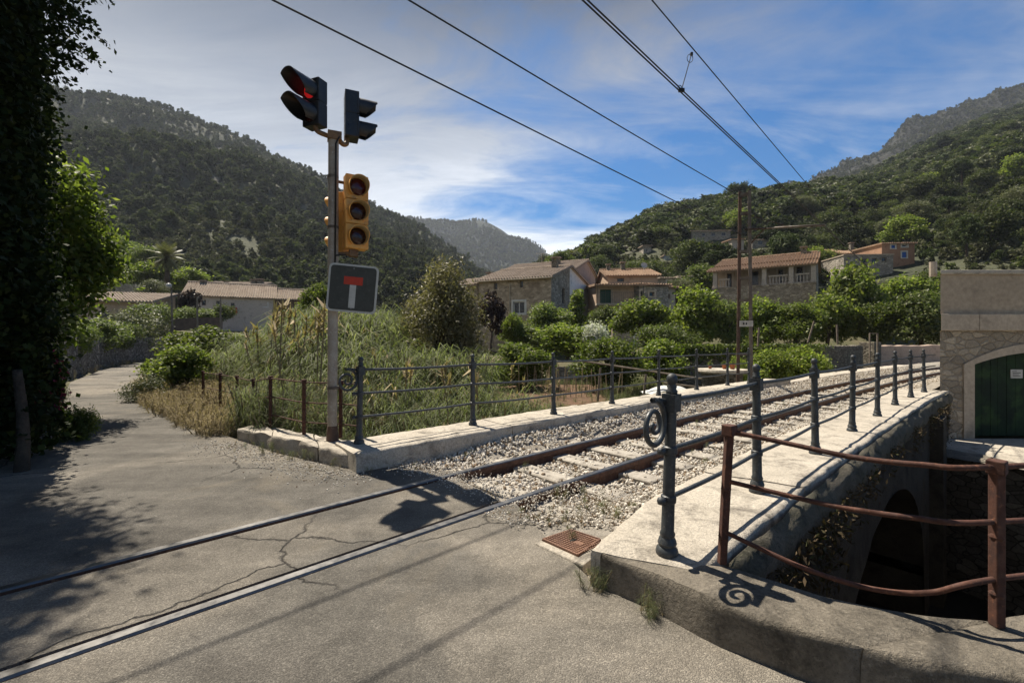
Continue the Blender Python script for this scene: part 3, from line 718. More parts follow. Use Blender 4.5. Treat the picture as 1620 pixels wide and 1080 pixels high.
g = MB(); g.box((-1.77, 5.08, 2.2), (.09,.09,.07), R(30)); g.tube([(pb.x+.02, pb.y+.02, 2.18), (-1.72, 5.07, 2.2)], .022, 8); g.build('bracket', M['amberbr'], tl, auto=50)
g = MB(); g.tube([(pb.x+.02, pb.y+.02, 2.98), (-1.80, 5.10, 2.98)], .018, 8)
g.build('bracket', M['amberbr'], tl, auto=50)

# ---------------------------------------------------------------- dead-end road sign bolted to the post
sgc = at(558, 456.5, 4.90)
Ms = Matrix.Translation(sgc) @ Matrix.Rotation(R(8), 4, 'Z') @ Matrix.Rotation(R(4.6), 4, 'Y')
def rrect(w, h, r, n=6):
    out = []
    for cx, cz, a0 in ((w/2-r, h/2-r, 0), (-w/2+r, h/2-r, 90), (-w/2+r, -h/2+r, 180), (w/2-r, -h/2+r, 270)):
        for k in range(n+1): a = R(a0+90*k/n); out.append((cx+r*math.cos(a), cz+r*math.sin(a)))
    return out
def plate(g, poly, y0, y1, mi):
    k = len(poly); g.add([(x, y0, z) for x, z in poly]+[(x, y1, z) for x, z in poly], [tuple(range(k)), tuple(range(2*k-1, k-1, -1))]+[(i, (i+1) % k, k+(i+1) % k, k+i) for i in range(k)], mi, Ms)
sg = empty('road_sign', tuple(sgc), 'square grey dead-end sign with white border, white bar and red top', 'road sign')
S_ = .515
g = MB(); plate(g, rrect(S_, S_, .05), -.004, .012, 0); g.build('back_plate', M['alu'], sg)
g = MB(); plate(g, rrect(S_, S_, .05), -.008, -.0045, 0); g.build('border', M['signwhite'], sg)
g = MB(); plate(g, rrect(S_-.042, S_-.042, .036), -.0115, -.0085, 0); g.build('sign_face', M['signgrey'], sg)
u = S_/75.
g = MB(); plate(g, rrect(28.5*u, 12.5*u, .002), -.0145, -.012, 0)
for v in range(len(g.v)): g.v[v] = tuple(Vector(g.v[v])+Ms.to_3x3() @ Vector((.5*u, 0, 12.0*u)))
g.build('red_bar', M['signred'], sg)
g = MB(); plate(g, rrect(9.6*u, 36*u, .002), -.0146, -.0121, 0)
for v in range(len(g.v)): g.v[v] = tuple(Vector(g.v[v])+Ms.to_3x3() @ Vector((.5*u, 0, -12.6*u)))
g.build('white_stem', M['signwhite'], sg)
for dx_, dz_ in ((0,.215),(0,-.215)):
    g = MB(); g.lathe([(0,-.003),(.008,-.003),(.008,.003),(0,.004)], (0,0,0), 8, 0, Ms @ Matrix.Translation((dx_, -.0115, dz_)) @ Matrix.Rotation(R(90), 4, 'X')); g.build('bolt', M['alu'], sg)
g = MB(); g.box((sgc.x-.19, sgc.y+.05, sgc.z+.1), (.16,.10,.03)); g.build('clamp', M['pole'], sg)
for dx_, dz_ in ((0,.215),(0,-.215)):
    g = MB(); g.lathe([(0,-.003),(.008,-.003),(.008,.003),(0,.004)], (0,0,0), 8, 0, Ms @ Matrix.Translation((dx_, -.0115, dz_)) @ Matrix.Rotation(R(90), 4, 'X')); g.build('bolt', M['alu'], sg)
g = MB(); g.box((sgc.x-.19, sgc.y+.05, sgc.z-.12), (.16,.10,.03)); g.build('clamp', M['pole'], sg)

# ---------------------------------------------------------------- catenary mast and wires
mb_ = at(1178, 606, 12.3); mtop = at(1178, 303, 12.3).z
mast = empty('catenary_mast', (mb_.x, mb_.y, -.6), 'rusty two-legged steel mast with cross rungs holding the overhead wires', 'mast')
ax = Vector((.92,-.39,0)).normalized(); hw = .155
for sgn, mt_ in ((-1, 'mastrust'), (1, 'maststeel')):
    g = MB(); c0 = Vector((mb_.x, mb_.y, -.7))+ax*hw*sgn*1.1; c1 = Vector((mb_.x, mb_.y, mtop))+ax*hw*sgn*.72
    ay = Vector((-ax.y, ax.x, 0))
    for o1, w, h in ((Vector(), .10, .012),):
        d = (c1-c0)
        g.bar(c0+ay*.05, c1+ay*.05, .085, .012); g.bar(c0-ay*.05, c1-ay*.05, .085, .012); g.bar(c0, c1, .012, .09)
    lg = g.build('leg', M[mt_], mast)
for py in (308, 338, 398, 440, 475, 560): 
    z = at(1178, py, 12.3).z; c = Vector((mb_.x, mb_.y, z)); k = .72+(mtop-z)/(mtop+.7)*.38
    g = MB()
    for sd in (-.062, .062): g.bar(c-ax*hw*k+Vector((-ax.y, ax.x, 0))*sd, c+ax*hw*k+Vector((-ax.y, ax.x, 0))*sd, .008, .075)
    g.build('rung', M['maststeel'], mast)
g = MB(); z = at(1178, 512, 12.3).z; c = Vector((mb_.x, mb_.y, z)) - Vector((0,.085,0)); g.box(c, (.33,.01,.16), math.atan2(ax.y, ax.x), 0)
for dx, w in ((-.07,.035),(.0,.03),(.06,.04)): g.box(c+Vector((dx,-.006,.0)), (w,.004,.06), math.atan2(ax.y, ax.x), 1)
g.build('number_plate', [M['plate'], M['wire']], mast)
arm0 = Vector((mb_.x, mb_.y, 0)); arm0.z = at(1190, 363, 12.3).z
arm1 = at(1305, 356, 10.95)
g = MB(); g.tube([arm0, arm0.lerp(arm1, .35)], .022, 8, 0); g.tube([arm0.lerp(arm1, .3), arm1], .03, 8, 1)
st = Vector((mb_.x+.1, mb_.y-.05, arm0.z-.45)); g.tube([st, st+Vector((.12,-.12,.2)), arm0.lerp(arm1, .28)], .016, 6, 0)
g.tube([arm0+Vector((0,0,.42)), arm0.lerp(arm1, .6)], .007, 5, 0)
for k in (.16, .2, .24): g.lathe([(.0,-.03),(.05,-.02),(.05,.0),(.02,.02),(0,.03)], arm0.lerp(arm1, k), 10, 0)
g.build('bracket_arm', [M['mastrust'], M['maststeel']], mast, smooth=True)
def wire(pts, r, label, name='overhead_wire'):
    g = MB(); g.tube(pts, r, 6); o = g.build(name, M['wire'], smooth=True, origin=tuple(pts[0])); return tag(o, label, 'wire', 'overhead wires of the tram line' if name == 'overhead_wire' else None)
def run(p, q, back, fwd, sag=.05):
    p, q = Vector(p), Vector(q); d = (q-p); 
    return [p-d*back]+[p.lerp(q, t)-Vector((0,0,sag*4*t*(1-t))) for t in np.linspace(0, 1, 15)]+([q+d*fwd] if fwd else [])
ca, cb = at(921, 0, 4.2), at(1250, 308, 9.25)
w1 = run(ca, cb, 2.5, 1.5, .0); wire(w1, .0085, 'lower of the twin contact wires over the track')
cc, cd = at(929, 0, 4.2), at(1253, 308, 9.25)
wire(run(cc, cd, 2.5, 1.5, .0), .0085, 'upper of the twin contact wires over the track')
ma, mbb = at(1031, 0, 4.75), at(1278, 293, 10.3)
wire(run(ma, mbb, 2.5, 1.2, .0), .0075, 'carrier wire rightmost in the sky above the contact wires')
fa, fb = at(646, 0, 5.05), Vector((mb_.x-.05, mb_.y, at(1170, 313, 12.3).z))
wire(run(fa, fb, 2.0, 0, .02), .010, 'feeder wire running to the top of the steel mast')
ga, gb_ = at(431, 0, 4.4), Vector((mb_.x-.08, mb_.y, at(1170, 371, 12.3).z))
wire(run(ga, gb_, 2.0, 0, .0), .010, 'feeder wire lowest in the sky, passing above the road sign')
dp0, dp1 = at(1094, 86, 6.05), at(1078, 143, 5.55)
g = MB(); g.tube([dp0, dp1], .006, 5)
for c, r_ in ((dp0, .055), (dp1, .035)):
    g.tube([c+Vector((-.02+math.cos(a)*r_*.7, 0, (-r_ if c is dp0 else r_*.7)+math.sin(a)*r_)) for a in np.linspace(0, 6.28, 16)], .0045, 5)
g.box(dp1, (.07,.03,.04)); g.box(dp0, (.03,.03,.04))
o = g.build('dropper', M['wire'], origin=tuple(dp1)); tag(o, 'short dropper with loops joining carrier and contact wires', 'wire')

# ---------------------------------------------------------------- buildings
def wallgrid(g, L, H, ops, Mx, mi=0, rev=.16, skew=0.0):
    """wall in the plane y=0 with real openings (x0,x1,z0,z1) and reveals; skew: top height change over L"""
    xs = sorted({0, L}|{o[0] for o in ops}|{o[1] for o in ops}); zs = sorted({0, H}|{o[2] for o in ops}|{o[3] for o in ops})
    for i in range(len(xs)-1):
        for j in range(len(zs)-1):
            xm, zm = (xs[i]+xs[i+1])/2, (zs[j]+zs[j+1])/2
            if any(o[0] < xm < o[1] and o[2] < zm < o[3] for o in ops): continue
            zt = lambda x: zs[j+1]+(skew*x/L if j == len(zs)-2 else 0)
            g.add([(xs[i],0,zs[j]),(xs[i+1],0,zs[j]),(xs[i+1],0,zt(xs[i+1])),(xs[i],0,zt(xs[i]))], [(0,1,2,3)], mi, Mx)
    for x0, x1, z0, z1 in [o[:4] for o in ops]:
        for a, b in (((x0,z0),(x1,z0)),((x1,z0),(x1,z1)),((x1,z1),(x0,z1)),((x0,z1),(x0,z0))):
            g.add([(a[0],0,a[1]),(b[0],0,b[1]),(b[0],rev,b[1]),(a[0],rev,a[1])], [(0,1,2,3)], mi, Mx)
def window(parent, Mx, op, frame=None, surround=None, shutter=None, mull=True, rev=.16):
    x0, x1, z0, z1 = op[:4]; w, h = x1-x0, z1-z0
    g = MB(); f = .07
    for c, d in (((x0+f/2,(z0+z1)/2),(f,h)), ((x1-f/2,(z0+z1)/2),(f,h)), (((x0+x1)/2,z0+f/2),(w,f)), (((x0+x1)/2,z1-f/2),(w,f))):
        g.box((c[0], rev-.03, c[1]), (d[0], .06, d[1]), M=Mx)
    if mull and w > .6: g.box(((x0+x1)/2, rev-.03, (z0+z1)/2), (.08,.058,h), M=Mx)
    if surround:
        s = .16
        g.box(((x0+x1)/2, -.015, z1+s/2), (w+2*s, .05, s), mi=1, M=Mx); g.box(((x0+x1)/2, -.03, z0-.06), (w+2*s, .1, .12), mi=1, M=Mx)
        for xx in (x0-s/2, x1+s/2): g.box((xx, -.015, (z0+z1)/2), (s, .046, h), mi=1, M=Mx)
    if shutter:
        for xx in (x0+w*.25, x1-w*.25): g.box((xx, rev-.075, (z0+z1)/2), (w*.48, .03, h*.98), mi=2, M=Mx)
    wd = g.build('window', [frame or M['wood'], surround or M['white'], shutter or M['wood']], parent)
    g = MB(); g.box(((x0+x1)/2, rev+.01, (z0+z1)/2), (w, .02, h), M=Mx); g.build('pane', M['glass'], wd)
    return wd
def tiles(g, a, b, c, d, wl=.24, amp=.055, rows=None, mi=0, th=.08):
    """barrel-tile sheet: a,b eave ends, c,d ridge ends (a-d and b-c are the slopes)"""
    a, b, c, d = map(Vector, (a, b, c, d)); L = (b-a).length; n = max(4, int(L/wl))*6+1; S = (d-a).length; m = max(3, int(S/.42))
    nrm = (b-a).cross(d-a).normalized()
    if nrm.z < 0: nrm = -nrm
    P = []
    rr = random.Random(int(L*100))
    jit = [rr.uniform(-.02, .02) for _ in range(n)]
    for i in range(m+1):
        for st in (0, 1):
            if i == m and st == 1: break
            t = i/m if st == 0 else min(1, (i+.97)/m); row = []
            for j in range(n):
                s = j/(n-1); p = a.lerp(b, s).lerp(d.lerp(c, s), t)
                ph = (j % 6)/6*2*math.pi
                row.append(p+nrm*(th+amp*math.cos(ph)+jit[j-(j % 6)]*.8+(.035 if st == 0 else 0.0)))
            P.append(row)
    g.grid(P, mi)
    # underside and eave edge
    g.add([a, b, c, d], [(0,1,2,3)], mi)
    g.grid([[P[0][j] for j in range(n)], [a.lerp(b, j/(n-1))-nrm*.05 for j in range(n)]], mi)
    for e0, e1, k in ((a, d, 0), (b, c, n-1)):
        g.grid([[P[i][k] for i in range(len(P))], [e0.lerp(e1, i/(len(P)-1))-nrm*.05 for i in range(len(P))]], mi)

class House:
    """local frame: x along the front from corner A, y towards the back, z up"""
    def __init__(s, name, label, A, deg, L, D, z0, cat='house', group=None):
        s.root = empty(name, (A[0], A[1], z0), label, cat, group)
        s.M = Matrix.Translation((A[0], A[1], z0)) @ Matrix.Rotation(R(deg), 4, 'Z'); s.L, s.D = L, D
    def p(s, x, y, z): return s.M @ Vector((x, y, z))
    def face(s, side):
        L, D = s.L, s.D
        return {'f': s.M, 'r': s.M @ Matrix.Translation((L,0,0)) @ Matrix.Rotation(R(90), 4, 'Z'),
                'b': s.M @ Matrix.Translation((L,D,0)) @ Matrix.Rotation(R(180), 4, 'Z'),
                'l': s.M @ Matrix.Translation((0,D,0)) @ Matrix.Rotation(R(-90), 4, 'Z')}[side]
    def walls(s, mat, H, ops={}, gab=None, hb=None, smat=None):
        """gab: (ridge y, ridge z) for gables left and right; hb: back eave height"""
        hb = hb or H; mats = [mat] if not smat else [mat, smat]
        g = MB(); s.ops = ops
        wallgrid(g, s.L, H, ops.get('f', []), s.face('f'))
        wallgrid(g, s.L, hb, ops.get('b', []), s.face('b'))
        wallgrid(g, s.D, min(H, hb), ops.get('r', []), s.face('r'), 1 if smat else 0); wallgrid(g, s.D, min(H, hb), ops.get('l', []), s.face('l'))
        h0 = min(H, hb)
        for x in (0, s.L):
            poly = [(x,0,h0)]+([(x,0,H)] if H > h0 else [])+([(x,gab[0],gab[1])] if gab else [])+([(x,s.D,hb)] if hb > h0 else [])+[(x,s.D,h0)]
            g.add([s.M @ Vector(q) for q in poly], [tuple(range(len(poly)))], 1 if (smat and x) else 0)
        s.wall = g.build('wall', mats, s.root, recalc=False); return s
    def wins(s, side, frame=None, surround=None, shutter=None, mull=True):
        for o in s.ops.get(side, []):
            window(s.root, s.face(side), o, frame, surround, (M[o[4]] if len(o) > 4 and o[4] else shutter), mull)
        return s
    def gable_roof(s, H, gab, mat, hb=None, over=.35, eave=.4, chimneys=()):
        hb = hb or H; ry, rz = gab; g = MB()
        k = (rz-H)/ry; k2 = (rz-hb)/(s.D-ry)
        tiles(g, s.p(-over,-eave,H-k*eave), s.p(s.L+over,-eave,H-k*eave), s.p(s.L+over,ry,rz), s.p(-over,ry,rz))
        tiles(g, s.p(s.L+over,s.D+eave,hb-k2*eave), s.p(-over,s.D+eave,hb-k2*eave), s.p(-over,ry,rz), s.p(s.L+over,ry,rz))
        g.tube([s.p(x, ry, rz+.1+.02*math.sin(x*9)) for x in np.arange(-over, s.L+over, .3)], .13, 8)
        rf = g.build('roof', mat, s.root, recalc=False)
        s.chim(rf, chimneys); s.roof = rf; return s
    def shed_roof(s, H, hb, mat, over=.3, eave=.4, chimneys=()):
        k = (hb-H)/s.D; g = MB()
        tiles(g, s.p(-over,-eave,H-k*eave), s.p(s.L+over,-eave,H-k*eave), s.p(s.L+over,s.D+.1,hb+k*.1), s.p(-over,s.D+.1,hb+k*.1))
        rf = g.build('roof', mat, s.root, recalc=False); s.chim(rf, chimneys); s.roof = rf; return s
    def chim(s, rf, chimneys):
        for x, y, z, w, h in chimneys:
            g = MB(); Mx = s.M
            g.box((x, y, z+h/2), (w, w, h), M=Mx, mi=0)
            for dx, dy in ((-.35,-.35),(.35,-.35),(.35,.35),(-.35,.35)): g.box((x+dx*w, y+dy*w, z+h+.1), (w*.25, w*.25, .2), M=Mx)
            g.prism([(x-w*.7,y-w*.7),(x+w*.7,y-w*.7),(x+w*.7,y+w*.7),(x-w*.7,y+w*.7)], z+h+.2, z+h+.3, 1, Mx)
            g.build('chimney', [M['gardenwall'], M['roof']], rf)

def plaster(name, c, d=.75, stone=None, scl=1.2):
    return mk(name, c, tuple(x*d for x in c), scl, .9, (6, .5, .03), c3=stone or tuple(x*.6 for x in c), sc3=scl*2.2)
M['wbrown'] = stone_mat('rendered_rubble_wall', (.48,.385,.285), (.37,.295,.215), (.41,.325,.24), 3.2, .05, .5, .03, stain=(.19,.14,.10))
M['wstone'] = stone_mat('grey_rubble_gable', (.52,.44,.34), (.36,.30,.23), (.22,.18,.14), 3.4, .07, .9, .05)
M['wwhite'] = plaster('whitewash', (.82,.79,.73), .93)
M['wpink'] = plaster('pink_render', (.52,.39,.305), .85)
M['worange'] = plaster('orange_render', (.50,.37,.265), .82)
M['wpale'] = plaster('pale_render', (.46,.38,.29), .85)
M['wgrey'] = stone_mat('grey_stone_house', (.42,.375,.315), (.29,.26,.215), (.19,.17,.145), 3.0, .07, .9, .05)
M['wochre'] = plaster('ochre_red_render', (.36,.215,.14), .85)
M['wdark'] = stone_mat('brown_stone_house', (.20,.135,.095), (.13,.09,.065), (.09,.065,.05), 3.0, .07, .9, .05)
M['wcream'] = plaster('cream_render', (.50,.43,.36), .9)
M['plinth'] = plaster('store_plaster', (.42,.34,.25), .85, scl=.8)
M['storestone'] = stone_mat('store_stone', (.42,.355,.27), (.34,.285,.215), (.31,.26,.195), 4.2, .05, .7, .05, stain=(.25,.21,.16))

# --- stone farmhouse in the middle: long rendered front and stone gable
A = Vector((3.1, 36)); Bv = Vector((-2.84, 38.6)); L = (A-Bv).length; deg = math.degrees(math.atan2((A-Bv).y, (A-Bv).x))
h = House('stone_house', 'long brown stone house with tiled roof and one white framed window', Bv, deg, L, 12.2, .3)
def fx(px): # x along that front for a pixel column
    k = (px-810)/720; d = (A-Bv); t = (k*Bv.y-Bv.x)/(d.x-k*d.y); return t*L
def fz(px, py):
    t = fx(px)/L; Y = Bv.y+(A-Bv).y*t; return CH-(py-540)*Y/F-.3
ops = {'f': [(fx(812), fx(830), fz(820,496), fz(820,477)), (fx(781), fx(787), fz(784,458), fz(784,447)), (fx(822), fx(828), fz(825,455), fz(825,444))],
       'r': [(2.9, 3.7, 4.15, 5.5), (3.2, 4.3, 1.5, 2.4), (8.3, 9.1, 3.9, 5.4)]}
h.walls(M['wbrown'], 6.07, ops, (5.1, 7.58), 6.5, M['wstone'])
window(h.root, h.face('f'), ops['f'][0], M['white'], M['white'])
for o in ops['f'][1:]: window(h.root, h.face('f'), o, mull=False)
h.wins('r', mull=False)
h.gable_roof(6.07, (5.1, 7.58), M['roof'], 6.5, .3, .45, [(L-1.2, 4.6, 7.4, .5, .75)])
# whitewashed half of the gable, 12 mm proud, with its raking verge
g = MB(); k_ = (6.5-7.58)/(12.2-5.1)
poly = [(5.12, 0), (12.15, 0), (12.15, 6.46), (5.12, 7.54)]
Mx = h.face('r'); g.add([Mx @ Vector((x, -.03, z)) for x, z in poly if True], [(0,1,2,3)], 0); 
g.add([Mx @ Vector((5.12,-.03,0)), Mx @ Vector((5.12,-.03,7.54)), Mx @ Vector((5.12,0,7.54)), Mx @ Vector((5.12,0,0))], [(0,1,2,3)], 0)
g.bar(Mx @ Vector((5.0,-.06,7.60)), Mx @ Vector((12.5,-.06,6.46)), .12, .16, 1)
g.build('gable_wall', [M['wwhite'], M['wcream']], h.root, recalc=False)['label'] = 'whitewashed half of the gable'
window(h.root, Mx @ Matrix.Translation((0,-.22,0)), (8.5, 9.2, 4.0, 5.3), mull=False, rev=.19)
g = MB(); ap = h.p(L-2.6, 5.0, 7.5)
g.tube([ap, ap+Vector((0,0,1.5))], .022, 5)
for k in range(5): q = ap+Vector((0,0,1.45)); g.tube([q+Vector((-.5+.22*k,-.22+.02*k,0)), q+Vector((-.5+.22*k,.22-.02*k,0))], .012, 4)
g.tube([ap+Vector((-.55,0,1.45)), ap+Vector((.45,0,1.45))], .014, 4); g.build('aerial', M['pole'], h.root)
g = MB(); g.tube([h.p(-.2,-.47,5.93), h.p(L+.2,-.47,5.93)], .06, 6); g.build('gutter', M['wpale'], h.root)
g = MB(); g.tube([h.p(fx(811)-.25, -.05, .3), h.p(fx(811)-.25, -.05, 5.9)], .05, 6); g.build('drainpipe', M['wpale'], h.root)

# --- lower house joined on the left
A2 = Vector((-2.86, 38.7)); h2 = House('stone_house', 'lower brown house with open attic window joined to the left of the long stone house', (A2.x-4.2, A2.y+2.3), deg-5, 4.7, 8, .3)
ops = {'f': [(.7, 1.5, 4.4, 5.5)]}
h2.walls(M['wbrown'], 5.75, ops, (5.5, 7.0), 6.2).wins('f', mull=False).gable_roof(5.75, (5.5, 7.0), M['roof'], 6.2, .2, .4, [(3.2, 4.5, 6.7, .45, .5)])
# --- tall pink house behind the white gable, parallel to the long house
dd = (A-Bv).normalized(); C3 = Vector((6.33, 48.0))-dd*9.0
H3 = House('pink_house', 'tall pink gabled house behind the whitewashed gable', C3, deg, 9.0, 10.6, .5)
H3.walls(M['wpink'], 8.2, {'r': [(8.2, 8.9, 5.2, 6.3)]}, (6.1, 10.2), 8.9).wins('r', mull=False).gable_roof(8.2, (6.1, 10.2), M['roof'], 8.9, .3, .4, [(6.0, 4.5, 9.6, .5, .7)])
g = MB(); Ml = H3.face('r'); g.bar(Ml @ Vector((0,-.06,8.2)), Ml @ Vector((6.1,-.06,10.2)), .12, .22); g.bar(Ml @ Vector((6.1,-.06,10.2)), Ml @ Vector((10.6,-.06,8.9)), .12, .22); g.build('verge', M['wcream'], H3.root)

# --- orange house with balcony right of it
A4 = Vector((at(943,540,41).x, 41)); h4 = House('orange_house', 'orange house with green shutters and iron balcony beside the pink house', A4, -2, 4.7, 6, 0.2)
def lz(py, Y, z0): return CH-(py-540)*Y/F-z0
ops = {'f': [(.35, 1.35, lz(480,41,.2), lz(458,41,.2), None), (.7, 1.3, lz(502,41,.2), lz(491,41,.2))]}
h4.walls(M['worange'], lz(452,41,.2), ops, None, lz(446,41,.2))
window(h4.root, h4.face('f'), ops['f'][0], M['wood'], M['wpale'], M['greenshut']); window(h4.root, h4.face('f'), ops['f'][1], M['greenshut'], M['wpale'], M['greenshut'])
h4.shed_roof(lz(452,41,.2), lz(443,41,.2), M['roofred'], .3, 1.2)
g = MB(); zb = lz(481,41,.2); g.box((2.0,-.5,zb-.08), (4.2,1.1,.16), M=h4.M); g.build('balcony', M['wpale'], h4.root)
g = MB()
g.bar(h4.p(0,-1,zb+.95), h4.p(4.0,-1,zb+.95), .03, .03)
for x in np.arange(0, 4.05, .16): g.bar(h4.p(x,-1,zb), h4.p(x,-1,zb+.95), .015, .015)
for x in (0, 4.0): g.bar(h4.p(x,-1,zb), h4.p(x,-1,lz(452,41,.2)), .05, .05)
g.build('balcony_railing', M['iron'], h4.root)
g = MB(); g.box((3.9,-1.4,lz(484,41,.2)), (2.4,2.4,.12), M=h4.M); g.bar(h4.p(2.8,-2.5,0), h4.p(2.8,-2.5,lz(486,41,.2)), .14, .14); g.bar(h4.p(5.0,-2.5,0), h4.p(5.0,-2.5,lz(486,41,.2)), .14, .14); g.build('porch', M['wwhite'], h4.root)
g = MB(); g.box((3.2,-1.7,lz(516,41,.2)/2), (4.4,1.6,lz(516,41,.2)), M=h4.M); g.build('terrace_wall', M['wpale'], h4.root)
# --- upper orange house with brown tiled roof behind, gable to the right
h5 = House('orange_house', 'upper orange house with brown tiled roof and satellite dish', (at(962,540,46).x, 46), -4, 4.9, 9.5, .6)
ops = {'f': [(.9, 1.6, lz(446,46,.6), lz(440,46,.6))]}
h5.walls(M['worange'], lz(436,46,.6), ops, (4.6, lz(422,48,.6)), None, M['wbrown']).wins('f', None, None, mull=False)
h5.gable_roof(lz(436,46,.6), (4.6, lz(422,48,.6)), M['roofred'], None, .3, .4, [(2.2, 4.2, lz(424,48,.6), .45, .7), (.6, 4.2, lz(424,48,.6), .4, .5)])
g = MB(); c = h5.p(4.3, 3.4, lz(420,47,.6)); g.lathe([(0,0),(.2,.03),(.33,.09),(.34,.10),(.2,.05),(0,.02)], n=16, M=Matrix.Translation(c+Vector((0,0,.35))) @ Matrix.Rotation(R(70), 4, 'X')); g.tube([c-Vector((0,0,.2)), c+Vector((0,.05,.4))], .03, 6); g.build('satellite_dish', M['plate'], h5.root)
# --- grey stone house with shed roof right of the balcony
h6 = House('stone_house', 'pale grey stone house with small square window right of the balcony', (at(1011,540,40).x, 40), 14, 2.9, 6, .4)
ops = {'f': [(1.0, 1.5, lz(468,40,.4), lz(461,40,.4)), (-.0+.15, .4, lz(474,40,.4), lz(460,40,.4))], 'r': []}
h6.walls(M['wgrey'], lz(452,40,.4), ops, None, lz(444,40,.4), M['wpale']).wins('f', None, M['wpale'], mull=False)
h6.shed_roof(lz(450,40,.4), lz(443,40,.4), M['roofred'], .2, .3)
h7 = House('stone_house', 'small pale house end with narrow window at the foot of the hill', (at(1046,540,41.5).x, 41.5), 25, 1.7, 5, .4)
ops = {'f': [(.75, 1.05, lz(472,41.5,.4), lz(464,41.5,.4))]}
h7.walls(M['wpale'], lz(455,41.5,.4), ops, None, lz(447,41.5,.4)).wins('f', None, None, mull=False).shed_roof(lz(454,41.5,.4), lz(447,41.5,.4), M['roofred'], .2, .3)
# --- stone hut behind
Y8 = 60.0
h8 = House('stone_house', 'little stone house with white window above the orange roofs', (at(1046,540,62).x, 62), 6, 2.6, 5, 3.0)
ops = {'f': [(.8, 1.3, lz(449,62,3), lz(443,62,3))]}
h8.walls(M['wgrey'], lz(440,62,3), ops, None, lz(436,62,3)).wins('f', M['white'], M['white'], mull=False).shed_roof(lz(440,62,3), lz(436,62,3), M['roof'], .3, .3)

# --- villa with loggia
YV = 43.0
Av = Vector((at(1292,540,YV).x, YV)); Bv2 = Vector((at(1134,540,48).x, 48)); Lv = (Av-Bv2).length; dv = math.degrees(math.atan2((Av-Bv2).y, (Av-Bv2).x))
zf = lz(450, YV, 0)  # loggia floor
hv = House('villa', 'stone villa with columned loggia and balustrade above the garden trees', Bv2, dv, Lv, 8.5, zf-2.6)
def vx(px):
    k = (px-810)/720; d = (Av-Bv2); t = (k*Bv2.y-Bv2.x)/(d.x-k*d.y); return t*Lv
HV = 2.6+1.95
ops = {'f': [(vx(1231), vx(1239), 2.7, 4.3), (vx(1260), vx(1270), 2.65, 4.4), (vx(1188), vx(1200), 2.9, 4.3), (vx(1150), vx(1158), 2.7, 4.3)], 'r': []}
hv.walls(M['wpale'], HV+.45, ops, (4.4, HV+1.7), HV+.2, M['wstone']).wins('f', None, M['wcream'], mull=False)
hv.gable_roof(HV+.45, (4.4, HV+1.75), M['roofred'], HV+.2, .25, -.1, [(Lv-1.2, 4.3, HV+1.6, .5, .6)])
g = MB(); tiles(g, hv.p(-.5,-2.6,HV-.35), hv.p(Lv+.15,-2.6,HV-.35), hv.p(Lv+.15,-.02,HV+.38), hv.p(-.5,-.02,HV+.38)); g.build('loggia_roof', M['roofred'], hv.root, recalc=False)
g = MB(); g.box((Lv/2, -1.2, 1.25), (Lv, 2.4, 2.5), M=hv.M); g.box((Lv/2, -1.2, 2.55), (Lv+.1, 2.5, .12), M=hv.M); g.build('terrace', M['wstone'], hv.root)
for px in (1138, 1213, 1254, 1290):
    x = min(vx(px), Lv-.2)
    g = MB(); g.box((x,-2.1,3.45), (.38,.38,1.75), M=hv.M); g.box((x,-2.1,4.28), (.5,.5,.14), M=hv.M); g.box((x,-2.1,2.7), (.48,.48,.2), M=hv.M); g.build('column', M['wcream'], hv.root, bevel=.02)
for a, b in ((vx(1214)+.3, vx(1254)-.3), (vx(1254)+.35, Lv-.5), (vx(1139)+.3, vx(1160))):
    g = MB(); g.box(((a+b)/2,-2.1,3.42), (b-a,.22,.12), M=hv.M); g.box(((a+b)/2,-2.1,2.66), (b-a,.22,.1), M=hv.M)
    for x in np.arange(a+.12, b, .26): g.lathe([(.05,0),(.04,.08),(.075,.25),(.05,.42),(.04,.55),(.06,.62)], n=8, M=hv.M @ Matrix.Translation((x,-2.1,2.72)))
    g.build('balustrade', M['wcream'], hv.root)

# --- ochre houses with blue shutters, and the dark stone house below them
Y9, Y10, Y11 = hy(1422, 421), hy(1368, 413), hy(1370, 440)
Y10 = max(Y10, Y11+7); z9, z10, z11 = [CH-(q-540)*y_/F-2.0 for q, y_ in ((421,Y9),(413,Y10),(440,Y11))]
def L9(px): return (px-1395)*Y9/F
h9 = House('ochre_house', 'ochre red house with bright blue shutters on the right slope', (at(1395,540,Y9).x, Y9), -4, L9(1444), 6, z9)
ops = {'f': [(L9(1409), L9(1415), lz(393,Y9,z9), lz(388,Y9,z9), 'blueshut'), (L9(1425), L9(1433), lz(391,Y9,z9), lz(387,Y9,z9)), (L9(1425), L9(1432), lz(408,Y9,z9), lz(399,Y9,z9), 'blueshut')]}
h9.walls(M['wochre'], lz(386,Y9,z9), ops, None, lz(384,Y9,z9)).wins('f', M['white'], M['white'], mull=False).shed_roof(lz(386,Y9,z9), lz(384,Y9,z9), M['roofred'], .2, .3)
h10 = House('ochre_house', 'long low ochre house with tiled roof left of the blue shutters', (at(1338,540,Y10).x, Y10), -3, 58*Y10/F, 7, z10)
ops = {'f': [(34*Y10/F, 44*Y10/F, lz(405,Y10,z10), lz(402,Y10,z10)), (12*Y10/F, 20*Y10/F, lz(406,Y10,z10), lz(403,Y10,z10))]}
h10.walls(M['wochre'], lz(400,Y10,z10), ops, None, lz(389,Y10+3,z10)).wins('f', mull=False).shed_roof(lz(401,Y10,z10), lz(388,Y10+3,z10), M['roofred'], .3, .4, [(29*Y10/F, 3.0, lz(396,Y10+1.5,z10), .5, 1.2)])
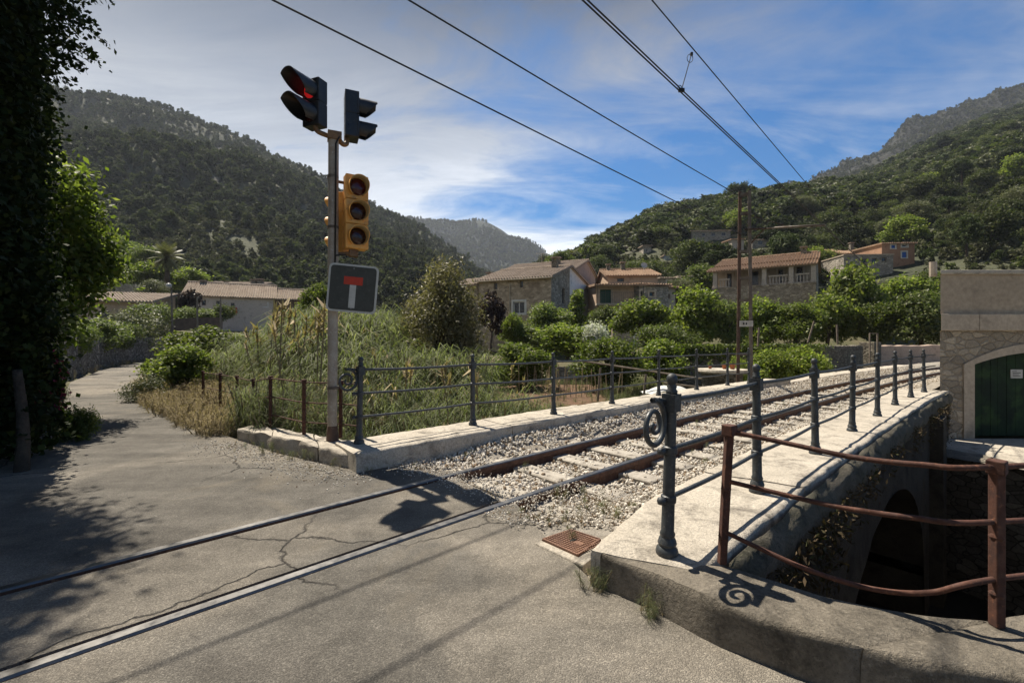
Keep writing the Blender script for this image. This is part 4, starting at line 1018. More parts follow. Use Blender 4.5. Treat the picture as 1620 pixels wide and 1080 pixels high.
h11 = House('stone_house', 'dark grey stone house with three windows below the ochre houses', (at(1335,540,Y11).x, Y11), -4, 74*Y11/F, 6, z11)
ops = {'f': [(26*Y11/F, 34*Y11/F, lz(416,Y11,z11), lz(410,Y11,z11)), (42*Y11/F, 50*Y11/F, lz(416,Y11,z11), lz(409,Y11,z11)), (57*Y11/F, 64*Y11/F, lz(414,Y11,z11), lz(408,Y11,z11))]}
h11.walls(M['wgrey'], lz(404,Y11,z11), ops, None, lz(403,Y11,z11)).wins('f', None, M['wgrey'], mull=False)
g = MB(); g.box((37*Y11/F,3,lz(404,Y11,z11)+.05), (76*Y11/F,6.2,.14), M=h11.M); g.build('flat_roof', M['wpale'], h11.root)
# --- small houses higher on the hillside
YT = {}
def small(name, label, px0, px1, pyb, pyt, Y, mat, wins, deg=-4, roof='roofred', D=5, rise=3, flat=False):
    if name != 'ruined_house': Y = hy((px0+px1)/2, pyb)
    YT[name] = Y; z0 = CH-(pyb-540)*Y/F-2.0; Lh = (px1-px0)*Y/F
    hh = House(name, label, (at(px0,540,Y).x, Y), deg, Lh, D, z0, group=None)
    o = [((a-px0)*Y/F, (b-px0)*Y/F, lz(c,Y,z0), lz(d,Y,z0)) for a, b, c, d in wins]
    H = lz(pyt, Y, z0); hh.walls(mat, H, {'f': o}, None, H+rise*Y/F)
    hh.wins('f', M['white'], None, mull=False); hh.shed_roof(H, H+rise*Y/F, M[roof], .3, .4); return hh
small('terrace_house', 'grey terrace house with row of windows high on the slope left of the mast', 1094, 1154, 380, 366, 112, M['wgrey'], [(1110,1116,374,369),(1124,1131,374,368),(1140,1147,374,368)], roof='roof')
small('white_house', 'narrow pale house with two dark windows just left of the mast', 1158, 1176, 398, 379, 98, M['wcream'], [(1166,1171,386,381),(1166,1171,395,389)])
small('grey_house', 'little grey house half hidden by trees just right of the mast', 1190, 1216, 392, 380, 100, M['wgrey'], [(1199,1207,387,381)], roof='roof')
small('red_house', 'tiny orange roofed house high above the orange houses', 974, 997, 397, 391, 120, M['wochre'], [(984,988,396,393)])
small('stone_hut', 'tiny stone hut with white window on the upper terraces', 1018, 1030, 400, 389, 112, M['wgrey'], [(1021,1025,398,394)], roof='roof')
small('garden_shed', 'pale blue shed on the terraces above the satellite dish', 1052, 1076, 410, 404, 100, plaster('blue_shed', (.33,.38,.5)), [(1062,1068,409,405)], roof='roof', rise=1)
small('ruined_house', 'grey ruined house under the trees left of the villa', 1075, 1095, 462, 438, 66, M['wgrey'], [(1082,1088,449,443)], roof='roof')
# --- houses on the left
YL = 56
h12 = House('white_house', 'long white house with tiled roof and a red flower box on the left', (at(292,540,50).x, 50), 27, 8.7, 6.5, 1.5)
def wl(px, deg_=27, x0=292, Y0=50):
    A_ = Vector((at(x0,540,Y0).x, Y0)); d = Vector((math.cos(R(deg_)), math.sin(R(deg_)))); k = (px-810)/720; return (k*A_.y-A_.x)/(d.x-k*d.y)
def wz(px, py, z0=1.5, deg_=27, x0=292, Y0=50): return CH-(py-540)*(Y0+wl(px,deg_,x0,Y0)*math.sin(R(deg_)))/F-z0
ops = {'f': [(wl(319), wl(326), wz(322,483), wz(322,474)), (wl(342), wl(349), wz(345,486), wz(345,476)), (wl(365), wl(371), wz(368,490), wz(368,479))]}
HW = wz(330, 467)
h12.walls(M['wcream'], HW, ops, (4.2, HW+1.75), HW+.3).wins('f', M['wood'], None, mull=False).gable_roof(HW, (4.2, HW+1.75), M['roof'], HW+.3, .3, .4, [(1.2,4.0,HW+1.4,.5,.4)])
g = MB(); g.box(((wl(365)+wl(371))/2, -.2, wz(368,492)), (.9,.25,.25), M=h12.M)
rg = random.Random(2)
for _ in range(60): g.box(((wl(365)+wl(371))/2+rg.uniform(-.45,.45), -.25+rg.uniform(-.15,.1), wz(368,490)+rg.uniform(-.3,.25)), (.12,.12,.1), rg.uniform(0,3), 1, M=h12.M)
g.build('flower_box', [M['pot'], mk('red_flowers', (.5,.02,.03), (.3,.01,.02), 9)], h12.root)
E12 = h12.p(8.75, 0, 0)
h13 = House('stone_house', 'dark brown stone house with small white windows left of the reeds', (E12.x, E12.y), 24, 5.4, 6.5, 1.5)
def wl3(px): return wl(px, 24, 810+720*E12.x/E12.y, E12.y)
def wz3(px, py): return wz(px, py, 1.5, 24, 810+720*E12.x/E12.y, E12.y)
ops = {'f': [(wl3(397), wl3(402.5), wz3(400,482), wz3(400,477)), (wl3(417.5), wl3(422.5), wz3(420,485), wz3(420,480)), (wl3(401.5), wl3(408), wz3(405,500), wz3(405,491), 'greenshut')]}
h13.walls(M['wdark'], HW-.05, ops, (4.2, HW+1.4), HW+.2).wins('f', M['white'], M['white'], mull=False).gable_roof(HW-.05, (4.2, HW+1.4), M['roof'], HW+.2, .25, .4)
h14 = House('grey_house', 'grey house with open attic row and chimney behind the white house', (at(322,540,66).x, 66), 6, 8.2, 6, 2.5)
ops = {'f': [(3.6,4.0,lz(458,66,2.5),lz(454,66,2.5)),(4.4,4.8,lz(458,66,2.5),lz(454,66,2.5)),(5.1,5.5,lz(458,66,2.5),lz(454,66,2.5))]}
h14.walls(M['wgrey'], lz(450,66,2.5), ops, (3, lz(447,68,2.5))).wins('f', M['white'], None, mull=False).gable_roof(lz(450,66,2.5), (3, lz(446,68,2.5)), M['roof'], None, .2, .2, [(6.3,1.5,lz(452,66,2.5),.7,.9), (1.9,2.5,lz(450,66,2.5),.5,.5), (7.2,1.5,lz(452,66,2.5),.7,1.0)])
h15 = House('low_house', 'low tiled house half hidden behind shrubs at the far left', (at(118,540,38).x, 38), 17, 5.4, 5, 1.6)
ops = {'f': [(1.4,2.4,1.0,2.2), (3.4,4.2,1.0,2.2)]}
h15.walls(M['worange'], lz(475,38.6,1.6), ops, None, lz(462,42,1.6)).wins('f', mull=False).shed_roof(lz(475,38.6,1.6), lz(462,42,1.6), M['roof'], .4, .6)

# --- store with the green arched door on the right
YS = 9.8; zs0 = -.86
hs = House('store', 'plastered stone store with arched green door at the end of the bridge', (at(1487,540,YS).x, YS), 0, 6.2, 5.5, zs0, cat='building')
z_top = lz(434, YS, zs0); z_b1 = lz(497, YS, zs0); z_b0 = lz(523, YS, zs0); W0, W1 = (1523-1487)*YS/F, (1540-1487)*YS/F
xc = W1+1.55; half = 1.55; spring = lz(576, YS, zs0); crown = lz(556, YS, zs0)
def arc(r, n=18, sp=spring, cr=crown, xr=None):
    w = r; hgt = cr-sp; rad = (w*w+hgt*hgt)/(2*hgt); zc = cr-rad; a0 = math.asin(min(1, w/rad))
    return [(xc+rad*math.sin(a), zc+rad*math.cos(a)) for a in np.linspace(-a0, a0, n)]
g = MB(); ar = arc(half)
def quad(a, b, c, d, mi): g.add([hs.p(x, y, z) for x, y, z in (a, b, c, d)], [(0,1,2,3)], mi)
quad((0,0,-3),(W1,0,-3),(W1,0,spring),(0,0,spring),0); quad((xc+half,0,-3),(6.2,0,-3),(6.2,0,spring),(xc+half,0,spring),0)
quad((0,0,spring),(W1,0,spring),(W1,0,z_b0),(0,0,z_b0),0); quad((xc+half,0,spring),(6.2,0,spring),(6.2,0,z_b0),(xc+half,0,z_b0),0)
for (x0, z0), (x1, z1) in zip(ar[:-1], ar[1:]):
    quad((x0,0,z0),(x1,0,z1),(x1,0,z_b0),(x0,0,z_b0),0); quad((x0,0,z0),(x1,0,z1),(x1,.3,z1),(x0,.3,z0),0)
quad((W1,0,0),(W1,.3,0),(W1,.3,spring),(W1,0,spring),0); quad((xc+half,0,0),(xc+half,.3,0),(xc+half,.3,spring),(xc+half,0,spring),0)
for a, b in (((0,0),(7.2,5.5)),((6.2,0),(13.2,5.5)),((7.2,5.5),(13.2,5.5))): quad((a[0],a[1],-3),(b[0],b[1],-3),(b[0],b[1],z_b0),(a[0],a[1],z_b0),0)
g.build('wall', M['storestone'], hs.root, recalc=False)
g = MB(); 
xj = np.r_[0, np.cumsum([.82,1.0,.9,1.05,.95,1.2,.9])]
for a, b in zip(xj[:-1], xj[1:]): g.prism([(a-.06,-.09),(b-.066,-.09),(b+7.1,5.5),(a+7.1,5.5)], z_b0, z_b1, 0, hs.M)
g.build('string_course', M['wpale'], hs.root, bevel=.012)
g = MB(); g.prism([(.02,.01),(6.2,.01),(13.2,5.5),(7.25,5.5)], z_b1, z_top, 0, hs.M); g.build('parapet_wall', M['plinth'], hs.root)
g = MB(); g.prism([(-.04,-.05),(6.3,-.05),(13.3,5.6),(7.15,5.6)], z_top, z_top+.09, 0, hs.M); g.build('coping', M['slab'], hs.root, bevel=.02)
g = MB(); g.tube([hs.p(.13,.3,z_top), hs.p(.13,.3,z_top+.32)], .07, 10); g.build('pipe', M['pole'], hs.root)
g = MB(); ar0, ar1 = arc(half-.0), arc(half+(W1-W0), cr=crown+.2)
poly_o = [(W0,0)]+[(W0,spring+.0)]+ar1[1:-1]+[(xc+half+W1-W0,spring),(xc+half+W1-W0,0)]
poly_i = [(W1,0),(W1,spring)]+ar0[1:-1]+[(xc+half,spring),(xc+half,0)]
for i in range(len(poly_o)-1):
    a, b, c, d = poly_o[i], poly_o[i+1], poly_i[i+1], poly_i[i]
    g.add([hs.p(q[0],y,q[1]) for y in (-.03,.02) for q in (a,b,c,d)], [(0,1,2,3),(7,6,5,4),(0,4,5,1),(1,5,6,2),(2,6,7,3),(3,7,4,0)])
g.build('door_surround', M['wpale'], hs.root)
g = MB(); x = W1; rd = random.Random(5)
while x < xc+half:
    w = rd.uniform(.15,.2); x1 = min(x+w, xc+half); t = (min(max((x+x1)/2, xc-half+.01), xc+half-.01)-xc)/half
    top = spring+(crown-spring)*math.sqrt(max(0, 1-t*t))
    g.box(((x+x1)/2, .2+rd.uniform(-.004,.004), top/2+.01), (x1-x-.008, .04, top), M=hs.M); x = x1
dr = g.build('door', M['doorgreen'], hs.root)
g = MB(); g.box((1.83, .165, lz(592,YS,zs0)), (.26,.012,.19), M=hs.M)
g.build('notice', M['plate'], dr)
g = MB()
for k, (w, dx) in enumerate(((.1,-.05),(.17,0),(.13,-.02),(.16,0))): g.box((1.83+dx, .157, lz(592,YS,zs0)+.055-.035*k), (w,.003,.012), M=hs.M)
g.build('lettering', M['wire'], dr)
# forecourt in front of the door and its retaining wall over the gully
TE = [(7.75,9.75),(8.0,9.1),(8.17,8.5),(8.35,7.9),(8.5,7.4),(9.1,6.3),(10.2,5.6)]
g = MB(); g.prism(TE+[(17,5.6),(17,9.79),(9.3,9.79)], -1.1, -.86); tag(g.build('forecourt', M['slab'], bevel=.02), kind='structure')
g = MB(); T2 = resample(smooth_line(TE), .2)
g.grid([[(x+.09*fbm(x*4,y*4,z*4)-.08, y+.09*fbm(x*4,y*4,z*4+5)-.05, z) for z in np.linspace(-.88+0, -3.6, 30)] for x, y in T2[::-1]])
o = g.build('retaining_wall', M['rubble'], recalc=False, smooth=True, origin=(8.3,8,-3.5)); tag(o, 'rough rubble wall below the forecourt of the store', 'wall')
g = MB(); rr = random.Random(9)
g.grid([[(x+dx+.06*fbm(x*4,y*4,dx*9), y-.02, -.83+.08*abs(fbm(x*5,y*5,dx*5))-abs(dx)*.15) for dx in (-.3,-.16,0,.16,.3)] for x, y in T2])
g.build('rubble_edge', M['kerb'], o, recalc=False, smooth=True)
# ---------------------------------------------------------------- ground
LN = smooth_line([((a[0]+b[0])/2, (a[1]+b[1])/2) for a, b in zip(LANE_L, [(-3.4,5.2),(-3.9,6.2),(-6.3,8.3),(-9.2,11.4),(-11.4,14.7),(-14.9,19.5),(-17.8,24),(-19.6,28),(-20.2,32),(-19.2,36)])], 6)
def ground_z(x, y):
    x = np.asarray(x, float); y = np.asarray(y, float)
    z = -1.05+np.zeros_like(x)
    z += sstep(24, 44, y)*1.8+sstep(44, 80, y)*2.2
    z += sstep(24, 50, y)*2.6*sstep(6, 18, x)*1.0
    z += sstep(40, 90, y)*4.5*sstep(12, 50, x)
    z += sstep(20, 34, -x)*sstep(12, 40, y)*1.6
    # lane verge
    d = np.full(x.shape, 1e9); sd = np.zeros_like(x)
    for i in range(0, len(LN)-1):
        ax, ay = LN[i]; bx, by = LN[i+1]; dx, dy = bx-ax, by-ay
        t = np.clip(((x-ax)*dx+(y-ay)*dy)/(dx*dx+dy*dy), 0, 1); ex, ey = x-ax-t*dx, y-ay-t*dy
        dd = np.hypot(ex, ey); side = dx*ey-dy*ex
        m = dd < d; d = np.where(m, dd, d); sd = np.where(m, side, sd)
    w = 1-sstep(1.5, 3.6, d); z = z*(1-w)+(-.07)*w
    lft = (sd > 0) & (y > 8)
    z = np.where(lft, z+(sstep(1.9, 2.3, d)*(1.35-z))*sstep(10, 13.5, y)*(1-sstep(26, 40, y)), z)
    # gully on the near side of the bridge
    u = np.array([su(a, b)[1] for a, b in zip(x.ravel(), y.ravel())]).reshape(x.shape)
    gul = (u > 1.7) & (y < 12) & (y > -3) & (x > .8)
    z = np.where(gul, -3.4, z)
    near = (u > -1.6) & (u < 1.7) & (y < 40)
    z = np.where(near, np.minimum(z, -.5)-.5*(y < 12), z); z = np.where(near & (y < 9.5) & (x > .4), -3.4, z)
    far = (u > 1.7) & (x > 8.5) & (y > 11.4); z = np.where(far & (y < 30), -.35+0*z, z)
    z = np.where((y < 4) & (x < .8), -.6, z)
    return z
def gh(x, y): return float(ground_z(np.array([x]), np.array([y]))[0])
xs = np.unique(np.r_[np.arange(-180, -30, 6), np.arange(-30, 30, .6), np.arange(30, 200, 6), 260, -260, 2500, -2500, 800, -800]); ys = np.unique(np.r_[-2500, -600, -100, np.arange(-20, 2, 2), np.arange(2, 34, .6), np.arange(34, 140, 4), 200, 400, 2500])
X, Y = np.meshgrid(xs, ys); Z = ground_z(X, Y)
Z = Z+np.vectorize(lambda a, b: .10*fbm(a*.6, b*.6))(X, Y)*(Y > 4)
g = MB(); g.grid([[(X[i, j], Y[i, j], Z[i, j]) for j in range(X.shape[1])] for i in range(X.shape[0])])
tag(g.build('ground', M['earth'], smooth=True, recalc=False), kind='structure')
g = MB(); g.prism([(-2.2,9.6),(1,13.2),(3.2,14.2),(4.2,22),(-1.5,22),(-3,14)], -1.4, -.86); tag(g.build('garden_soil', M['soil']), kind='structure')
g = MB(); g.prism([(0.8,-2),(13,-2),(13,9.6),(9,9.6),(-4,4),(.8,2)], -3.6, -3.3); tag(g.build('gully_floor', M['mud']), kind='structure')

# ---------------------------------------------------------------- foliage templates (unit height, base at z=0)
M['lf_citrus'] = leaf_mat('citrus_leaves', (.060,.088,.016), (.125,.155,.030), (.23,.25,.06), .48)
M['lf_broad'] = leaf_mat('broadleaf_leaves', (.060,.085,.024), (.12,.145,.045), (.21,.22,.08), .46)
M['lf_fig'] = leaf_mat('bright_leaves', (.080,.112,.022), (.155,.185,.040), (.27,.28,.075), .52)
M['lf_olive'] = leaf_mat('olive_leaves', (.060,.070,.035), (.115,.12,.06), (.20,.20,.11), .25)
M['lf_tam'] = leaf_mat('tamarisk_leaves', (.105,.095,.05), (.19,.165,.09), (.29,.25,.15), .3)
M['lf_purple'] = leaf_mat('purple_leaves', (.020,.012,.012), (.045,.026,.024), (.085,.05,.04), .25)
M['lf_pine'] = leaf_mat('pine_needles', (.028,.040,.015), (.050,.066,.025), (.085,.10,.042), .22, .7, .4, .15)
M['lf_pinedist'] = leaf_mat('mountain_pine_needles', (.040,.048,.024), (.068,.078,.038), (.11,.115,.06), .25, .75, .4, .1)
M['lf_scrub'] = leaf_mat('scrub_leaves', (.055,.058,.034), (.095,.095,.058), (.15,.145,.095), .25, .75, .5, .1)
M['lf_cypress'] = leaf_mat('cypress_leaves', (.010,.018,.008), (.020,.030,.013), None, .1, .7)
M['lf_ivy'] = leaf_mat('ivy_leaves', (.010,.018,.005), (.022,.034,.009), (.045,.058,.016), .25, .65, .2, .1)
M['lf_ivybright'] = leaf_mat('climber_leaves', (.09,.125,.025), (.18,.22,.05), (.30,.32,.11), .62)
M['lf_reed'] = leaf_mat('reed_blades', (.095,.115,.048), (.155,.17,.088), (.27,.265,.18), .45, .65, .3, .12)
M['lf_dry'] = leaf_mat('dry_grass', (.24,.185,.10), (.36,.28,.16), (.17,.145,.07), .25, .8, .25)
M['fl_white'] = leaf_mat('white_blossom', (.55,.55,.52), (.68,.67,.64), (.16,.20,.07), .25, .7, .1)
M['fl_magenta'] = leaf_mat('magenta_bracts', (.20,.012,.06), (.30,.02,.09), (.10,.01,.03), .35, .6, .2)
M['lf_dead'] = leaf_mat('dead_leaves', (.07,.05,.03), (.12,.09,.055), (.05,.06,.025), .15, .9, .2, .1)
M['lf_hill'] = leaf_mat('hillside_leaves', (.034,.046,.015), (.070,.084,.028), (.13,.135,.055), .36, .6, .45, .2)
M['lf_palm'] = leaf_mat('palm_fronds', (.07,.075,.03), (.12,.12,.055), (.20,.18,.10), .25, .5)

def blob_points(blobs, n, rg, tuft=9, spread=.07, inner=.5):
    vol = np.array([b[3]*b[4]*b[5] for b in blobs])**.67; pr = vol/vol.sum()
    nt = max(1, n//tuft); bi = rg.choice(len(blobs), nt, p=pr); B = np.array(blobs)[bi]
    d = rg.normal(0, 1, (nt, 3)); d /= np.linalg.norm(d, axis=1, keepdims=True)
    r = rg.uniform(inner**3, 1.1, (nt, 1))**(1/3)
    c = B[:, :3]+d*B[:, 3:]*r
    pos = np.repeat(c, tuft, 0)+rg.normal(0, 1, (nt*tuft, 3))*spread*np.repeat(B[:, 3:].mean(1, keepdims=True), tuft, 0)*1.6
    return pos, np.repeat(d, tuft, 0)
def lumpy(seed, n, w, z0, z1, rb, flat=.85, topw=None):
    """a cluster of overlapping lobes filling an uneven crown"""
    rr = random.Random(seed); out = []
    for k in range(n):
        t = (k+.5)/n; z = z0+(z1-z0)*rr.random()**.8; h = (z-z0)/(z1-z0+1e-6)
        rad = w*(math.sqrt(max(.05, 1-(2*h-.85)**2*.8)) if topw is None else topw(h))*rr.uniform(.35, .95)
        a = k*2.4+rr.uniform(-.4, .4); r = rb*rr.uniform(.65, 1.25)
        out.append((math.cos(a)*rad, math.sin(a)*rad, z, r, r, r*flat))
    return out
def crown(name, blobs, n, size, mat, seed, asp=.55, tuft=9, spread=.09, inner=.45, up=.35):
    rg = np.random.default_rng(seed); p, d = blob_points(blobs, n, rg, tuft, spread, inner)
    return leaves_mesh(name, p, d, size, M[mat] if isinstance(mat, str) else mat, seed, asp, .7, up)
def trunk(name, h, r, blobs, seed, lean=.05, multi=1):
    rr = random.Random(seed); g = MB()
    for m_ in range(multi):
        a0 = rr.uniform(0, 6.28); off = 0 if multi == 1 else r*2
        base = Vector((math.cos(a0)*off, math.sin(a0)*off, -.08)); top = Vector((rr.uniform(-lean, lean)+math.cos(a0)*off*3, rr.uniform(-lean, lean)+math.sin(a0)*off*3, h))
        mid_ = base.lerp(top, .5)+Vector((rr.uniform(-lean, lean)*.6, rr.uniform(-lean, lean)*.6, 0))
        g.tube(smooth_line([base, mid_, top], 4), list(np.linspace(r*1.3, r*.75, 9)), 8)
        for b in rr.sample(blobs, min(len(blobs), 7)):
            e = Vector(b[:3]); m2 = top.lerp(e, .5)+Vector((0, 0, -.05*h))
            g.tube(smooth_line([top-Vector((0,0,.02)), m2, e], 3), list(np.linspace(r*.55, r*.12, 7)), 5)
    return g.mesh(name, M['bark'], smooth=True)
TPL = {}
def tpl(kind, mat, variants, n, size, mk_blobs, th, tr, asp=.55, tuft=9, spread=.09, inner=.45, multi=1, mesh_up=.35):
    for v in range(variants):
        sd = abs(hash((kind, v))) % 1000 if False else sum(map(ord, kind))*7+v*13
        bl = mk_blobs(sd)
        TPL.setdefault(kind, []).append((crown('crown', bl, n, size, mat, sd, asp, tuft, spread, inner, mesh_up), trunk('trunk', th, tr, bl, sd, .05, multi)))
tpl('citrus', 'lf_citrus', 3, 10000, .045, lambda s: lumpy(s, 24, .40, .17, .84, .18), .25, .035, spread=.12)
tpl('broad', 'lf_broad', 3, 9500, .045, lambda s: lumpy(s, 22, .38, .17, .86, .17), .28, .03, spread=.14)
tpl('fig', 'lf_fig', 3, 8500, .052, lambda s: lumpy(s, 20, .42, .17, .84, .18), .26, .03, .75, spread=.15)
tpl('olive', 'lf_olive', 2, 8500, .045, lambda s: lumpy(s, 20, .38, .30, .86, .14), .3, .035, .3, spread=.16)
tpl('bush', 'lf_fig', 3, 9500, .052, lambda s: lumpy(s, 18, .50, .10, .74, .24), .16, .02, .7, spread=.12, multi=3)
tpl('darkbush', 'lf_broad', 2, 9500, .05, lambda s: lumpy(s, 18, .50, .10, .74, .24), .16, .02, .6, spread=.12, multi=3)
tpl('greybush', 'lf_olive', 2, 5200, .06, lambda s: lumpy(s, 18, .50, .10, .74, .24), .16, .02, .4, spread=.14, multi=3)
tpl('white', 'fl_white', 1, 5200, .05, lambda s: lumpy(s, 18, .46, .12, .78, .2), .16, .02, .8, spread=.16, multi=3)
tpl('purple', 'lf_purple', 1, 5000, .055, lambda s: lumpy(s, 20, .34, .2, .88, .14), .3, .03, .7, spread=.14)
tpl('tam', 'lf_tam', 1, 17000, .030, lambda s: lumpy(s, 34, .26, .10, .90, .12, 1.1), .22, .025, .35, spread=.17, multi=3)
tpl('sapling', 'lf_fig', 1, 1800, .06, lambda s: lumpy(s, 12, .10, .15, .92, .11), .5, .015, .6, spread=.16)
tpl('pine', 'lf_pine', 3, 3000, .075, lambda s: lumpy(s, 14, .30, .38, .9, .13, .7, lambda h: 1.05-.75*h), .75, .022, .3, tuft=10, spread=.14)
tpl('umbrella', 'lf_pine', 1, 4200, .06, lambda s: lumpy(s, 18, .38, .66, .88, .13, .6, lambda h: 1.0-.35*h), .62, .022, .3, spread=.14)
tpl('cypress', 'lf_cypress', 1, 2600, .06, lambda s: [(random.Random(s+k).uniform(-.02,.02), random.Random(s+k+50).uniform(-.02,.02), .08+.86*k/13, .105*math.sin(math.pi*(.16+.8*k/13))**.7, .105*math.sin(math.pi*(.16+.8*k/13))**.7, .1) for k in range(14)], .2, .02, .35, spread=.1)
tpl('hbroad', 'lf_hill', 3, 6500, .055, lambda s: lumpy(s, 20, .40, .14, .86, .16), .28, .03, spread=.16)
tpl('hround', 'lf_hill', 2, 6500, .05, lambda s: lumpy(s, 16, .36, .12, .82, .22), .22, .03, spread=.12)
rp_ = np.random.default_rng(77)
GID = {}
def plant(kind, x, y, z, h, w, label, cat='tree', group=None, name=None, v=None, parts=True):
    k = GID.get(kind, 0); GID[kind] = k+1
    cr, tr = TPL[kind][(k if v is None else v) % len(TPL[kind])]
    nm = name or {'hbroad':'broadleaf_tree','hround':'round_tree','citrus':'citrus_tree','broad':'broadleaf_tree','fig':'leafy_tree','olive':'olive_tree','bush':'shrub','darkbush':'shrub','greybush':'shrub','white':'blossom_bush','purple':'purple_tree','tam':'tamarisk','sapling':'sapling','pine':'pine_tree','umbrella':'umbrella_pine','cypress':'cypress'}[kind]
    r = empty(nm, (x, y, z), label, cat, group, float(rp_.uniform(0, 6.28))); r.scale = (w, w, h)
    link('crown', cr, r); link('trunk', tr, r)
    return r
def plant_px(kind, px, pyb, pyt, wpx, Y, label, cat='tree', group=None, **k):
    b = at(px, pyb, Y); h = (pyb-pyt)*Y/F; w = wpx*Y/F
    return plant(kind, b.x, b.y, b.z, h*1.02, w, label, cat, group, **k)

